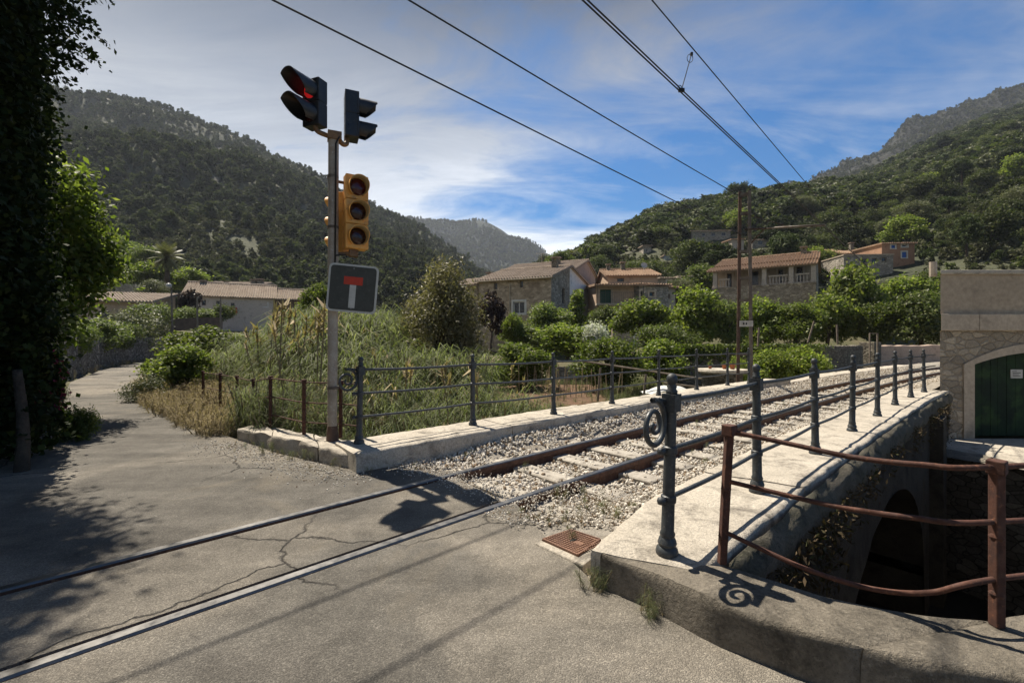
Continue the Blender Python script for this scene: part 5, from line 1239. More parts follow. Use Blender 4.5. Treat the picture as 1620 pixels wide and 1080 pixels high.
# --- garden trees and shrubs, each placed on its own
for a in [
 ('tam', 708, 640, 425, 205, 12.5, 'tall feathery olive brown bush rising out of the reeds', 'bush'),
 ('tam', 655, 600, 478, 110, 14.5, 'lower greyish bush left of the tall feathery bush', 'bush'),
 ('purple', 776, 552, 462, 66, 24, 'dark purple leaved tree in front of the long stone house', 'tree'),
 ('fig', 812, 552, 498, 46, 25, 'young yellow green tree beside the dark purple tree', 'tree'),
 ('broad', 868, 545, 478, 88, 31, 'dark round tree against the stone gable of the long house', 'tree'),
 ('darkbush', 838, 562, 510, 80, 25.5, 'broad glossy shrub below the white framed window', 'shrub'),
 ('bush', 893, 565, 508, 92, 25, 'light green glossy shrub left of the white blossom bush', 'shrub'),
 ('sapling', 911, 540, 458, 78, 33, 'slender young tree standing before the whitewashed gable', 'tree'),
 ('white', 941, 566, 510, 52, 24, 'bush covered with white blossom in the middle of the garden', 'bush'),
 ('citrus', 822, 622, 540, 118, 20, 'orange tree behind the railing below the long stone house', 'tree'),
 ('citrus', 968, 625, 532, 116, 19, 'large bright orange tree behind the railing, left one of the pair', 'tree'),
 ('citrus', 1045, 622, 536, 108, 19.6, 'large bright orange tree behind the railing, right one of the pair', 'tree'),
 ('fig', 1014, 538, 473, 92, 30, 'yellow green domed tree in front of the orange balcony house', 'tree'),
 ('broad', 962, 528, 482, 66, 34, 'dark tree below the balcony of the orange house', 'tree'),
 ('fig', 1098, 548, 458, 108, 30, 'light green spreading tree left of the mast', 'tree'),
 ('darkbush', 1052, 556, 505, 80, 27, 'dark shrub under the light green spreading tree', 'shrub'),
 ('broad', 1150, 552, 472, 74, 29, 'leafy tree directly behind the steel mast', 'tree'),
 ('fig', 1200, 552, 474, 84, 31, 'leafy tree right of the mast under the villa columns', 'tree'),
 ('citrus', 1262, 552, 478, 96, 30, 'dark green tree below the villa balustrade', 'tree'),
 ('fig', 1308, 552, 466, 90, 32, 'bright green tree below the villa gable', 'tree'),
 ('fig', 1355, 540, 420, 100, 38, 'tall pale green tree right of the villa', 'tree'),
 ('citrus', 1392, 552, 478, 92, 31, 'dense green tree above the pinkish wall section', 'tree'),
 ('broad', 1452, 560, 462, 110, 30, 'dense dark tree just left of the store', 'tree'),
 ('fig', 1432, 500, 440, 90, 42, 'bright leafy tree below the ochre house', 'tree'),
 ('broad', 1478, 500, 425, 90, 44, 'leafy tree behind the roof corner of the store', 'tree'),
 ('broad', 1400, 480, 408, 66, 68, 'dark tree in front of the blue shuttered house', 'tree'),
 ('bush', 1212, 618, 552, 84, 17.2, 'yellow green bush in front of the garden wall, beside the mast', 'shrub'),
 ('bush', 1262, 614, 545, 84, 17.6, 'yellow green bush in front of the garden wall, right of the pair', 'shrub'),
 ('bush', 1170, 622, 562, 40, 16.5, 'small yellow bush at the foot of the mast', 'shrub'),
 ('broad', 1108, 478, 420, 84, 60, 'olive green tree left of the villa roof', 'tree'),
 ('olive', 1072, 490, 440, 60, 52, 'grey green tree right of the upper orange house', 'tree'),
 ('broad', 885, 440, 396, 62, 72, 'bright tree rising behind the roof of the long stone house', 'tree'),
 ('olive', 862, 440, 402, 40, 75, 'pale tree at the left behind the long stone roof', 'tree'),
 ('bush', 285, 612, 545, 96, 10.5, 'bright green rounded shrub at the bend of the lane', 'shrub'),
 ('bush', 330, 580, 512, 110, 14, 'bright green shrub behind the lane shrub, before the board fence', 'shrub'),
 ('darkbush', 150, 548, 500, 84, 22.0, 'dark shrub hanging over the dry stone wall nearest the ivy', 'shrub'),
 ('greybush', 205, 550, 486, 84, 28.0, 'rounded grey green shrub on top of the dry stone wall', 'shrub'),
 ('darkbush', 178, 548, 502, 60, 24.5, 'small dark shrub between the two shrubs on the dry stone wall', 'shrub'),
 ('greybush', 240, 545, 496, 50, 31, 'grey shrub at the far end of the dry stone wall', 'shrub'),
 ('darkbush', 232, 528, 475, 70, 34, 'green shrub below the low tiled house', 'shrub'),
 ('purple', 302, 512, 458, 44, 44, 'purple leaved tree beside the white house on the left', 'tree'),
 ('darkbush', 305, 512, 482, 60, 40, 'dark green hedge shrub above the board fence', 'shrub'),
 ('darkbush', 348, 512, 478, 36, 42, 'round dark tree in front of the white house', 'tree'),
 ('darkbush', 112, 556, 505, 56, 17.0, 'dark shrub on the dry stone wall right beside the climber', 'shrub'),
 ('fig', 240, 470, 415, 70, 66, 'yellow green tree beside the palm', 'tree'),
 ('fig', 300, 462, 425, 60, 70, 'yellow green tree right of the palm', 'tree'),
 ('broad', 232, 440, 388, 62, 76, 'dark broad tree left of the palm', 'tree'),
 ('broad', 190, 430, 372, 70, 78, 'dark broad tree behind the climber', 'tree'),
 ('greybush', 240, 470, 440, 40, 56, 'grey olive tree on the terraces left of the street lamp', 'tree'),
 ('fig', 505, 520, 452, 66, 22, 'bright green tree among the reeds left of the road sign', 'tree'),
 ('greybush', 600, 640, 525, 100, 12.0, 'grey green willow like bush among the reeds right of the signal post', 'bush'),
 ('darkbush', 560, 610, 520, 70, 15, 'dark bush deep in the reeds beside the road sign', 'bush'),
 ('greybush', 455, 640, 545, 80, 10.5, 'low grey green bush among the reeds left of the signal post', 'bush'),
 ('bush', 120, 700, 640, 44, 5.6, 'weedy shrub at the foot of the ivy', 'shrub'),
 ('greybush', 235, 640, 590, 56, 9.4, 'dusty grey shrub on the verge of the lane', 'shrub'),
 ('greybush', 92, 650, 600, 22, 8.2, 'dry grey shrub at the left edge of the lane', 'shrub'),
 ]: plant_px(*a)
for px, pyb, pyt, w, Y, lab in [(928,432,388,62,120,'dark cypress on the skyline, left one of the close pair'),(940,432,386,62,121,'dark cypress on the skyline, right one of the close pair'),(1015,398,352,80,150,'tall dark cypress standing alone on the right slope')]:
    plant_px('cypress', px, pyb, pyt, w, Y, lab, 'tree', None)
plant_px('umbrella', 1166, 338, 291, 56, 150, 'umbrella pine standing above the ridge behind the mast top', 'tree')
plant_px('pine', 1118, 345, 312, 50, 170, 'broad pine on the skyline left of the umbrella pine', 'tree')
plant_px('umbrella', 1050, 362, 322, 46, 190, 'pine breaking the skyline halfway down the right ridge', 'tree')

# --- palms
def palm(x, y, z, h, fr, label, n=46, seed=1, skirt=True):
    root = empty('palm_tree', (x, y, z), label, 'palm'); rr = random.Random(seed)
    g = MB(); g.tube([(x,y,z-.3),(x+.05,y,z+h*.5),(x,y,z+h)], [fr*.16,fr*.13,fr*.14], 10); g.build('trunk', M['bark'], root, smooth=True)
    V = []
    for k in range(n):
        el = math.radians(rr.uniform(-70 if skirt else -35, 80)); az = k*2.399+rr.uniform(-.2,.2); L = fr*rr.uniform(.8, 1.1)
        p = Vector((x, y, z+h)); d = Vector((math.cos(az)*math.cos(el), math.sin(az)*math.cos(el), math.sin(el))); prev = p
        for i in range(9):
            d = (d+Vector((0,0,-.075))).normalized(); q = prev+d*L/9; side = d.cross(Vector((0,0,1))).normalized()
            for sg_ in (-1, 1):
                for m in (0, .5):
                    c = prev.lerp(q, m); tip = c+(side*sg_*.62+d*.75+Vector((0,0,-.25))).normalized()*fr*.30*math.sin(math.pi*(.15+.8*(i+m)/9)); wv = d*fr*.022
                    V += [c-wv, c+wv, tip+wv*.3, tip-wv*.3]
            prev = q
    link('crown', quads_mesh('crown', np.array([tuple(Vector(v)-Vector((x,y,z))) for v in V]), M['lf_palm']), root)
P_ = at(264, 440, 62); palm(P_.x, P_.y, P_.z-1, 3.9, 2.3, 'shaggy palm standing on the left slope above the street lamp', 70, 3)
P_ = at(1368, 362, 95); palm(P_.x, P_.y, P_.z-5, 5.2, 3.0, 'dark palm on the right slope above the villa', 40, 5)
P_ = at(906, 412, 85); palm(P_.x, P_.y, P_.z-1, 2.3, 1.6, 'small palm on the skyline behind the pink house', 26, 6, False)

# --- trees on the right hillside, one object each
HOUSES = ((1398,1448,382,420,Y9),(1330,1400,385,412,Y10),(1326,1410,400,438,Y11),(1090,1156,360,380,YT['terrace_house']),(1155,1178,374,398,YT['white_house']),(1188,1218,376,392,YT['grey_house']),(970,1000,388,398,YT['red_house']),(1014,1034,386,400,YT['stone_hut']),(1048,1080,402,411,YT['garden_shed']),(1125,1330,388,520,54),(930,1075,415,540,48),(1040,1075,434,462,Y8))
rg = np.random.default_rng(5); kinds = ['hbroad','olive','pine','hround','hbroad','pine','hround','fig']
cnt = 0; pts = hsample(HR, 2200, rg, .0, .5, .0, .62, .9); placed = []
def clear_view(p, h=5.0):
    # keep the roofs and fronts of the hillside houses open to the air in front of them
    px = 810+F*p[0]/p[1]; py = 540-(p[2]-CH)*F/p[1]
    for x0, x1, y0, y1, Y in HOUSES:
        if p[1] < Y and x0-12 < px < x1+12 and y0 < py and py-h*F/p[1] < y1+2: return False
        if abs(p[1]-Y) < 4 and x0-6 < px < x1+6: return False
    return True
for p in pts:
    if cnt >= 280: break
    px = 810+F*p[0]/p[1]
    if not (840 < px < 1660) or not clear_view(p): continue
    if any((p[0]-q[0])**2+(p[1]-q[1])**2 < 12 for q in placed): continue
    placed.append(p); k = kinds[int(rg.integers(len(kinds)))]; h = float(2.3+4.4*rg.random()**1.7)*(1.25 if k == 'pine' else 1); w = h*float(rg.uniform(.85, 1.6))
    zone = ('near the top of' if p[2] > 55 else 'on')
    lab = {'hbroad':'dark broadleaf tree in the mixed woodland on the right hillside','olive':'grey green olive tree in the mixed woodland on the right hillside','pine':'dark pine in the mixed woodland on the right hillside','fig':'bright green tree in the mixed woodland on the right hillside','hround':'dense round tree in the mixed woodland on the right hillside'}[k]
    plant(k, p[0], p[1], p[2]-.3, h, w, lab, 'tree', {'hbroad':'dark broadleaf trees','olive':'olive trees','pine':'pines','fig':'bright trees','hround':'dense round trees'}[k]+' of the right hillside'); cnt += 1

# ---------------------------------------------------------------- masses nobody could count: instanced stuff
def scatter(name, pts, sc, sources, label, cat, seed=0, tilt=.12):
    rg = np.random.default_rng(seed); n = len(pts)
    c = bpy.data.collections.new(name+'_sources')
    for i, (me, ) in enumerate(sources): c.objects.link(bpy.data.objects.new('src_%02d' % i, me))
    me = bpy.data.meshes.new(name); me.vertices.add(n); me.vertices.foreach_set('co', np.asarray(pts, np.float32).ravel())
    rot = np.stack([rg.normal(0, tilt, n), rg.normal(0, tilt, n), rg.uniform(0, 6.283, n)], 1).astype(np.float32)
    a = me.attributes.new('rot', 'FLOAT_VECTOR', 'POINT'); a.data.foreach_set('vector', rot.ravel())
    sc = np.asarray(sc, np.float32); sc = np.repeat(sc[:, None], 3, 1) if sc.ndim == 1 else sc
    a = me.attributes.new('scl', 'FLOAT_VECTOR', 'POINT'); a.data.foreach_set('vector', sc.astype(np.float32).ravel())
    a = me.attributes.new('pick', 'INT', 'POINT'); a.data.foreach_set('value', rg.integers(0, len(sources), n).astype(np.int32))
    o = link(name, me); tag(o, label, cat, kind='stuff')
    ng = bpy.data.node_groups.new(name, 'GeometryNodeTree')
    ng.interface.new_socket('Geometry', in_out='INPUT', socket_type='NodeSocketGeometry'); ng.interface.new_socket('Geometry', in_out='OUTPUT', socket_type='NodeSocketGeometry')
    nn = ng.nodes; gi = nn.new('NodeGroupInput'); go = nn.new('NodeGroupOutput'); ip = nn.new('GeometryNodeInstanceOnPoints'); ci = nn.new('GeometryNodeCollectionInfo')
    ci.inputs['Collection'].default_value = c; ci.inputs['Separate Children'].default_value = True; ci.inputs['Reset Children'].default_value = True
    def na(nm_, t): q = nn.new('GeometryNodeInputNamedAttribute'); q.data_type = t; q.inputs['Name'].default_value = nm_; return q.outputs['Attribute']
    L = ng.links.new; L(gi.outputs[0], ip.inputs['Points']); L(ci.outputs[0], ip.inputs['Instance']); ip.inputs['Pick Instance'].default_value = True
    L(na('pick', 'INT'), ip.inputs['Instance Index']); L(na('rot', 'FLOAT_VECTOR'), ip.inputs['Rotation']); L(na('scl', 'FLOAT_VECTOR'), ip.inputs['Scale'])
    L(ip.outputs[0], go.inputs[0])
    md = o.modifiers.new('scatter', 'NODES'); md.node_group = ng
    return o
def low(mat, n, size, blobs, seed, asp, up=.3): return (crown('clump', blobs, n, size, mat, seed, asp, 6, .12, .5, up),)
pines = [low('lf_pinedist', 420, .15, lumpy(s, 9, .26, .3, .9, .16, .8, lambda h: 1.0-.7*h), s, .45) for s in (1,2,3,4)]
scrubs = [low('lf_scrub', 340, .17, lumpy(s, 8, .36, .15, .7, .22), s, .6) for s in (11,12,13)]
rg = np.random.default_rng(9)
def dens(P, f=.02, thr=-.1, seed=0):
    k = np.array([fbm(p[0]*f+seed, p[1]*f, seed, 4)+rg.normal(0, .12) for p in P]); return P[k > thr]
pl = dens(hsample(HL, 13000, rg, .0, 1.0, .12, 1, .95), .018, -.3, 5)
scatter('mountain_pines', pl-np.array([0,0,.3]), rg.uniform(3.4, 7.2, len(pl)), pines, 'dark pine wood covering the left mountain', 'wood', 1)
ps = hsample(HL, 20000, rg, .0, 1.0, .12, 1, .95)
scatter('mountain_scrub', ps-np.array([0,0,.2]), rg.uniform(1.6, 3.6, len(ps)), scrubs, 'grey green scrub between the pines on the left mountain', 'scrub', 2)
pr_ = np.concatenate([hsample(HR, 15000, rg, .0, 1.02, 0, .66, .8), hsample(HR, 3000, rg, .0, 1.02, .66, 1, .8)]); pr_ = np.array([p for p in pr_ if clear_view(p, 1.6)])
mixw = [low('lf_hill', 380, .15, lumpy(s, 9, .36, .2, .8, .2), s, .6) for s in (21,22)]+[low('lf_pine', 380, .15, lumpy(s, 9, .3, .3, .9, .17, .8), s, .45) for s in (23,24)]+[low('lf_olive', 340, .14, lumpy(s, 9, .36, .2, .8, .2), s, .5) for s in (25,)]
far_ = pr_[(pr_[:, 1] > 110)]; nearp = pr_[pr_[:, 1] <= 110]
scatter('hillside_wood', far_-np.array([0,0,.3]), np.stack([(q:=2.2+4.4*rg.random(len(far_))**1.6)*rg.uniform(.9,1.6,len(far_)), q*rg.uniform(.9,1.6,len(far_)), q], 1), mixw, 'dense dark wood on the upper right hill', 'wood', 3)
scatter('hillside_undergrowth', nearp-np.array([0,0,.2]), rg.uniform(1.0, 2.6, len(nearp)), mixw+scrubs, 'low undergrowth between the hillside trees', 'undergrowth', 4)
gr_ = hsample(HR, 9000, rg, .0, .55, 0, .66, .8); gr_ = np.array([p for p in gr_ if clear_view(p, .5)])
scatter('hillside_shrublets', gr_-np.array([0,0,.1]), rg.uniform(.45, 1.0, len(gr_)), scrubs+mixw[:2], 'low scrub and grass on the terraces of the right hill', 'scrub', 16)
pk = dens(hsample(HK, 26000, rg, .0, 1.0), .02, -.45, 9); pk2 = dens(hsample(HF, 14000, rg, .0, 1.0), .008, -.3, 9)
scatter('ridge_scrub', pk, rg.uniform(2.2, 5, len(pk)), pines+scrubs, 'scattered bushes on the rocky ridge at the right', 'scrub', 5)
scatter('far_wood', pk2, rg.uniform(5, 10, len(pk2)), pines+scrubs, 'far wood on the bluish mountain in the gap', 'wood', 6)

# ballast stones
def stone(seed, mat):
    rr = random.Random(seed); bm = bmesh.new(); bmesh.ops.create_icosphere(bm, subdivisions=1, radius=.5)
    for v in bm.verts: v.co = Vector((v.co.x*rr.uniform(.8,1.25), v.co.y*rr.uniform(.6,1.0), v.co.z*rr.uniform(.5,.85)))
    me = bpy.data.meshes.new('stone'); bm.to_mesh(me); bm.free(); me.materials.append(M[mat]); return (me,)
stones = [stone(i, m_) for i, m_ in enumerate(['stone_l','stone_l','stone_l','stone_m','stone_m','stone_b'])]
bp = []; bsz = []
rg = np.random.default_rng(14)
for k in range(46000):
    s = -.6+26*rg.random()**1.9; u_ = rg.uniform(-1.14, 1.4)
    if rg.random() > .97: u_ *= 1.0
    if min(abs(u_-RA), abs(u_-RB)) < .07: continue
    if s < .15 and rg.random() < .6: continue
    if s < -.25-.2*(u_ > .5): continue
    ph = ((s-.18)/.62) % 1.0
    on = (ph < .2 or ph > .8) and abs(u_) < .87
    if on and rg.random() < (.88 if s < 4 else .7): continue
    if u_ > .75 and rg.random() < .35: continue
    pm_ = tk(s, u_); 
    if abs(pm_.x-ctr.x) < .32 and abs(pm_.y-ctr.y) < .34 and (pm_-ctr).length < .36: continue
    if s < .06 and abs(u_) < .6: continue
    sz = rg.uniform(.022, .05)*(1 if u_ < .6 else .8); p = tk(s, u_, bedz(s, u_)+sz*.2+(.03 if on else 0)+(rg.random()*.022)); bp.append(tuple(p)); bsz.append(sz)
scatter('ballast_stones', bp, bsz, stones, 'pale ballast stones between and beside the rails', 'ballast', 7, .9)
gv = []; gs = []
for k in range(5200):   # loose grit at the crossing edge, verge and kerb foot
    t = rg.random()
    if t < .4: p = tk(rg.uniform(-.5, .6), rg.uniform(.5, 1.35), .0); p.z = bedz(0, 1)+.08
    elif t < .7: q = rg.random(); p = Vector((-3.6+2.2*q+rg.normal(0,.12), 5.85-1.5*q-.2-abs(rg.normal(0,.22)), .004))
    else: p = tk(rg.normal(-.1, .12), rg.uniform(-1.3, .5), .004)
    if (Vector((p.x, p.y, 0))-Vector((ctr.x, ctr.y, 0))).length < .36: continue
    gv.append(tuple(p)); gs.append(rg.uniform(.006, .018))
scatter('loose_grit', gv, gs, stones, 'loose grit along the edge of the asphalt', 'grit', 8, .9)

# reeds and grasses
def reed_clump(seed, n=34, stems=4, h=1.0, wid=.0092, arch=1.0, mat='lf_reed'):
    rg = np.random.default_rng(seed); V = []; idx = []
    for s in range(stems):
        b = np.array([*rg.normal(0, .07, 2), 0]); top = b+np.array([*rg.normal(0, .10, 2), h*rg.uniform(.75, 1.05)])
        w = .010
        for ax_ in ((1,0),(0,1)):
            d = np.array([*ax_, 0])*w; V += [b-d, b+d, top+d*.5, top-d*.5]; idx.append(1)
        for k in range(n):
            t = rg.uniform(.08, 1.0); p = b+(top-b)*t; az = rg.uniform(0, 6.283); out = np.array([math.cos(az), math.sin(az), 0]); L = h*rg.uniform(.22, .42)
            side = np.array([-out[1], out[0], 0])*wid*h*.5*rg.uniform(.6, 1.2); up = rg.uniform(.7, 1.5); prev = p; wprev = .5
            for j, (f, dz, ww) in enumerate(((.33, .30*up, 1.0), (.68, .30*up-.16*arch, .8), (1.0, .30*up-.55*arch*rg.uniform(.7,1.3), .05))):
                q = p+out*L*f+np.array([0, 0, dz*L]); V += [prev-side*wprev, prev+side*wprev, q+side*ww, q-side*ww]; idx.append(0); prev = q; wprev = ww
    return (quads_mesh('reed_clump', np.array(V), [M[mat], M['cane']], idx),)
reeds = [reed_clump(s) for s in range(6)]+[reed_clump(70+s, 14, 5, .9, .012, 1.1, 'lf_dry') for s in range(1)]
grass = [reed_clump(s+30, 34, 3, .55, .0095, 1.2) for s in range(4)]
dry = [reed_clump(s+60, 26, 2, .30, .014, .9, 'lf_dry') for s in range(4)]
rg = np.random.default_rng(21); RP = []; RS = []
def inpoly(x, y, poly):
    c = False
    for i in range(len(poly)):
        (x1, y1), (x2, y2) = poly[i], poly[i-1]
        if (y1 > y) != (y2 > y) and x < (x2-x1)*(y-y1)/(y2-y1)+x1: c = not c
    return c
reed_poly = [(-1.3,6.1),(-3.1,7.2),(-4.5,8.4),(-6.0,10.0),(-7.9,12.2),(-11,18),(-10,22),(-6,22),(-3.2,19),(-2.4,13),(-.9,9.5),(.35,7.6),(-.6,6.35)]
while len(RP) < 4200:
    x, y = rg.uniform(-11.5, 1), rg.uniform(5, 22)
    if not inpoly(x, y, reed_poly): continue
    if y > 12 and rg.random() < .35: continue
    px = 810+F*x/y
    pyt = np.interp(y, [5, 6, 7, 9, 12, 22], [650, 630, 606, 558, 508, 500])+(35 if px > 600 and y < 9 else 0)+float(np.interp(px, [330, 440, 480, 520], [42, 36, 10, 0]))
    if px > 590: pyt = max(pyt, 566)
    zt = CH-(pyt-540)*y/F; hh_ = (zt-gh(x, y))*rg.uniform(.62, 1.08)
    if hh_ < .3: continue
    RP.append((x, y, 0)); RS.append(hh_)
RP = np.array(RP); RP[:, 2] = ground_z(RP[:, 0], RP[:, 1])-.05
scatter('reeds', RP, RS, reeds, 'thick stand of tall green reeds between lane and bridge', 'reeds', 9, .10)
GP = []
while len(GP) < 2200:
    x, y = rg.uniform(-4, 2.5), rg.uniform(5, 15)
    s_, u_ = su(x, y)
    if u_ > -1.95 or not (inpoly(x, y, [(-3.6,6),(-1.4,5.0),(2.2,8.6),(1.2,11.5),(-1.5,11),(-4,9)])): continue
    GP.append((x, y, 0))
GP = np.array(GP); GP[:, 2] = ground_z(GP[:, 0], GP[:, 1])-.03
scatter('long_grass', GP, rg.uniform(.6, 1.5, len(GP)), grass, 'long pale grass behind the far railing', 'grass', 10, .25)
DP = []; DS = []
for k in range(7000):
    i = rg.integers(0, len(LN)-1); a, b = LN[i], LN[i+1]; t = rg.random(); p = a+(b-a)*t; n_ = np.array([-(b-a)[1], (b-a)[0]]); n_ /= np.linalg.norm(n_)
    sd = -1 if rg.random() < .72 else 1; off = 1.35+abs(rg.normal(0, .55)); q = p+n_*sd*off
    if q[1] < 5.4 or q[1] > 30 or (q[0] > -3.7 and q[1] < 6.3): continue
    DP.append((q[0], q[1], 0)); DS.append(rg.uniform(.4, 1.5)*(1 if sd < 0 else .7))
vr = resample([(-2.9,5.3),(-3.4,5.65),(-4.8,6.8),(-6.9,8.8),(-9.2,11.4),(-11.4,14.7),(-14.9,19.5)], .05)
for k in range(3600):
    i = min(len(vr)-2, int(len(vr)*rg.random()**1.3)); p = vr[i]; n_ = np.array([-(vr[i+1]-p)[1], (vr[i+1]-p)[0]]); n_ /= np.linalg.norm(n_)
    q = p-n_*(rg.exponential(.38)-.12) if True else p; q = p+np.array([.72,.69])*(rg.exponential(.38)-.12); (DP.append((q[0], q[1], 0)), DS.append(rg.uniform(.25, .9)+.5*rg.random()**3)) if not (q[0] > -3.75 and q[1] < 6.35) else None
DP = np.array(DP); DP[:, 2] = -.08
GG = []
while len(GG) < 4200:
    x, y = rg.uniform(-3, 9), rg.uniform(8, 25)
    if su(x, y)[1] > -1.9 or (inpoly(x, y, [(-2.0,9.8),(1,13.2),(3,14.4),(4,21.8),(-1.3,21.8)]) and rg.random() < .8): continue
    GG.append((x, y, gh(x, y)-.02 if y < 22 else gh(x, y)))
scatter('garden_grass', GG, rg.uniform(.3, .9, len(GG)), dry[:2]+grass+grass[:2], 'short mixed grass on the garden ground under the fruit trees', 'grass', 17, .25)
scatter('verge_grass', DP, DS, dry, 'dry straw coloured grass along the edges of the lane', 'grass', 11, .25)
WP = [tk(rg.uniform(-.45, .6), rg.uniform(.55, 1.3), -.05) for _ in range(60)]+[tk(rg.uniform(-.2, 9), rg.normal(.0, .5), -.1) for _ in range(40)]+[tk(rg.uniform(-.6, 2.5), -1.03+rg.normal(0, .04), -.08) for _ in range(50)]
WP += [Vector((x+rg.normal(0,.03), y-.03+rg.normal(0,.03), 0)) for x, y in [KO[0]]*10+[KO[1]]*14]
WP += [Vector((-3.4+2.2*q+rg.normal(0,.1), 5.5-1.2*q-abs(rg.normal(0,.12)), 0)) for q in rg.random(50)]
scatter('weeds', [tuple(p) for p in WP], rg.uniform(.07, .24, len(WP)), dry+grass, 'small weeds growing at the kerb foot and in the ballast', 'weeds', 12, .3)

def cane_stem(seed):
    rg = np.random.default_rng(seed); V = []; idx = []
    top = np.array([rg.normal(0,.05), rg.normal(0,.05), 1.0])
    for ax_ in ((1,0),(0,1)):
        d_ = np.array([*ax_,0])*.007; V += [-d_, d_, top+d_*.6, top-d_*.6]; idx.append(1)
    for k in range(26):
        p = top*rg.uniform(.84, 1.0); o_ = rg.normal(0, 1, 3)*np.array([.03,.03,.04]); sd_ = np.cross(o_, (0,0,1.))*.25
        V += [p-sd_, p+sd_, p+o_+sd_*.2+(0,0,.03), p+o_-sd_*.2+(0,0,.03)]; idx.append(0)
    return (quads_mesh('cane_stem', np.array(V), [M['lf_dry'], M['cane']], idx),)
CP = []; CS = []
rg = np.random.default_rng(61)
for k in range(95):
    px = rg.choice([rg.uniform(405, 540), rg.uniform(560, 760), rg.uniform(640, 900)], p=[.6,.25,.15]); Y_ = rg.uniform(7, 13); x = (px-810)/F*Y_; z = gh(x, Y_)
    if su(x, Y_)[1] > -2.1: continue
    pyt = rg.uniform(478, 545) if px < 560 else rg.uniform(560, 620); CP.append((x, Y_, z)); CS.append(CH-(pyt-540)*Y_/F-z)
scatter('cane_stems', CP, CS, [cane_stem(s) for s in range(5)], 'dry plumed cane stems standing above the reeds', 'canes', 15, .06)

# ---------------------------------------------------------------- ivy mass on the left
ivy_b = []
rr = random.Random(8)
for (x, y) in [(-4.55,2.6),(-4.75,3.4),(-5.05,4.3),(-5.5,5.2),(-6.1,6.1),(-7.0,7.1),(-8.1,8.2)]:
    for z in np.arange(.3, 7.0, .55):
        bul = .55+.35*(z > 3.2)+.1*math.sin(z*2+y); r = rr.uniform(.6, .95)
        if y > 6.5 and z > 1.9: continue
        if y > 5.8 and z > 3.6: continue
        if y > 5.1 and z > 5: continue
        if z < 1.4: r *= .55
        ivy_b.append((x-.55+rr.uniform(-.15,.15)+(bul-.6)*.5, y+rr.uniform(-.2,.2), z, r*.8, r, r))
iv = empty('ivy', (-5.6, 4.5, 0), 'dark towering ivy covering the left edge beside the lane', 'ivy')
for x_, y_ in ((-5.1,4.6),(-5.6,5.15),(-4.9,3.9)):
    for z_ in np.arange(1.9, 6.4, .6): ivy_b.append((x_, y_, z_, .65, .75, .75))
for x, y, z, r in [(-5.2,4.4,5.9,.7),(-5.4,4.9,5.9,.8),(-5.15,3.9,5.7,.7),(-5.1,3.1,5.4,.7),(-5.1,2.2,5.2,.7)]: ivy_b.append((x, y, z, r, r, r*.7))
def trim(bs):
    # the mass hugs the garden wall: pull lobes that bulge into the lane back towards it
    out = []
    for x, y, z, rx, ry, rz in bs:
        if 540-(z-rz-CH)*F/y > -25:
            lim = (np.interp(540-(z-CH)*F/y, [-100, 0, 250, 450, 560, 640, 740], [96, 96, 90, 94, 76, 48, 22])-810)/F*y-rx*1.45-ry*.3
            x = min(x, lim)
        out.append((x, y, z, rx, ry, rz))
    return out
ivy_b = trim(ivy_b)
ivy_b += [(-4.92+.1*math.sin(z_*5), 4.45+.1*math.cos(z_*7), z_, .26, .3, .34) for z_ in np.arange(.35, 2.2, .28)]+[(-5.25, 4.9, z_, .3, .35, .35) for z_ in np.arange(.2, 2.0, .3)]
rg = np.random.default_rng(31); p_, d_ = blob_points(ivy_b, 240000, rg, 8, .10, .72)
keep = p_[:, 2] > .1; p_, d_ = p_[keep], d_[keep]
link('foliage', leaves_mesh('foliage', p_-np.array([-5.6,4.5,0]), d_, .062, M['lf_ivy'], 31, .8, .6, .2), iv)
g = MB()
for x, y, r in [(-4.62,4.28,.05)]:
    g.tube(smooth_line([(x,y,-.1),(x+.01,y+.01,.25),(x-.01,y+.02,.55),(x-.08,y+.04,.95)], 4), list(np.linspace(r*1.2, r*.7, 13)), 9)
g.build('stem', M['bark'], iv, smooth=True)
# overhanging top sprays
tp = []; td = []
for k in range(46):
    y_ = rr.uniform(4.4, 5.8); py_ = rr.choice([rr.uniform(-30, 140), rr.uniform(-30, 60), rr.uniform(20, 120)])
    b = at(rr.uniform(70, 98), py_, y_); d = Vector((rr.uniform(.4,1), rr.uniform(-.2,.4), rr.uniform(-.1,.55))).normalized(); L = rr.uniform(.2, .5)
    for i in range(26):
        t = i/25; q = b+d*L*t+Vector((0,0,-.45*t*t*L)); tp.append(q+Vector([rr.gauss(0,.02+.02*(1-t)) for _ in range(3)])); td.append(d)
tp = np.array([tuple(v) for v in tp]); td = np.array([tuple(v) for v in td])
link('spray', leaves_mesh('spray', tp-np.array([-5.6,4.5,0]), td, .055, M['lf_ivy'], 5, .6, .7, .2), iv)
gw = MB(); gw.prism([(-5.4,1.2),(-5.7,3.6),(-6.7,5.6),(-7.6,6.7),(-8.3,6.9),(-7.4,5.5),(-6.4,3.5),(-6.1,1.2)], -.3, 6.0)
o = gw.build('garden_wall', M['rubble'], origin=(-6,4,0)); tag(o, 'dark garden wall hidden behind the towering ivy', 'wall')
cl = empty('climber', (-7.2, 7.6, 0), 'sunlit bright green climber spilling over the lane behind the dark ivy', 'climber')
bl = []
for px, py, Y, r in [(120,300,7.0,.42),(118,350,7.2,.5),(140,390,7.4,.5),(110,420,7.2,.5),(160,415,7.6,.45),(135,440,7.5,.45),(105,470,7.2,.5),(95,500,7.1,.45),(170,400,7.7,.3),(125,470,7.5,.35),(90,350,7,.5),(85,540,7,.4)]:
    c = at(px-(4 if py < 460 else 16), py, Y); bl.append((c.x-.1, c.y, c.z, r*.9, r, r))
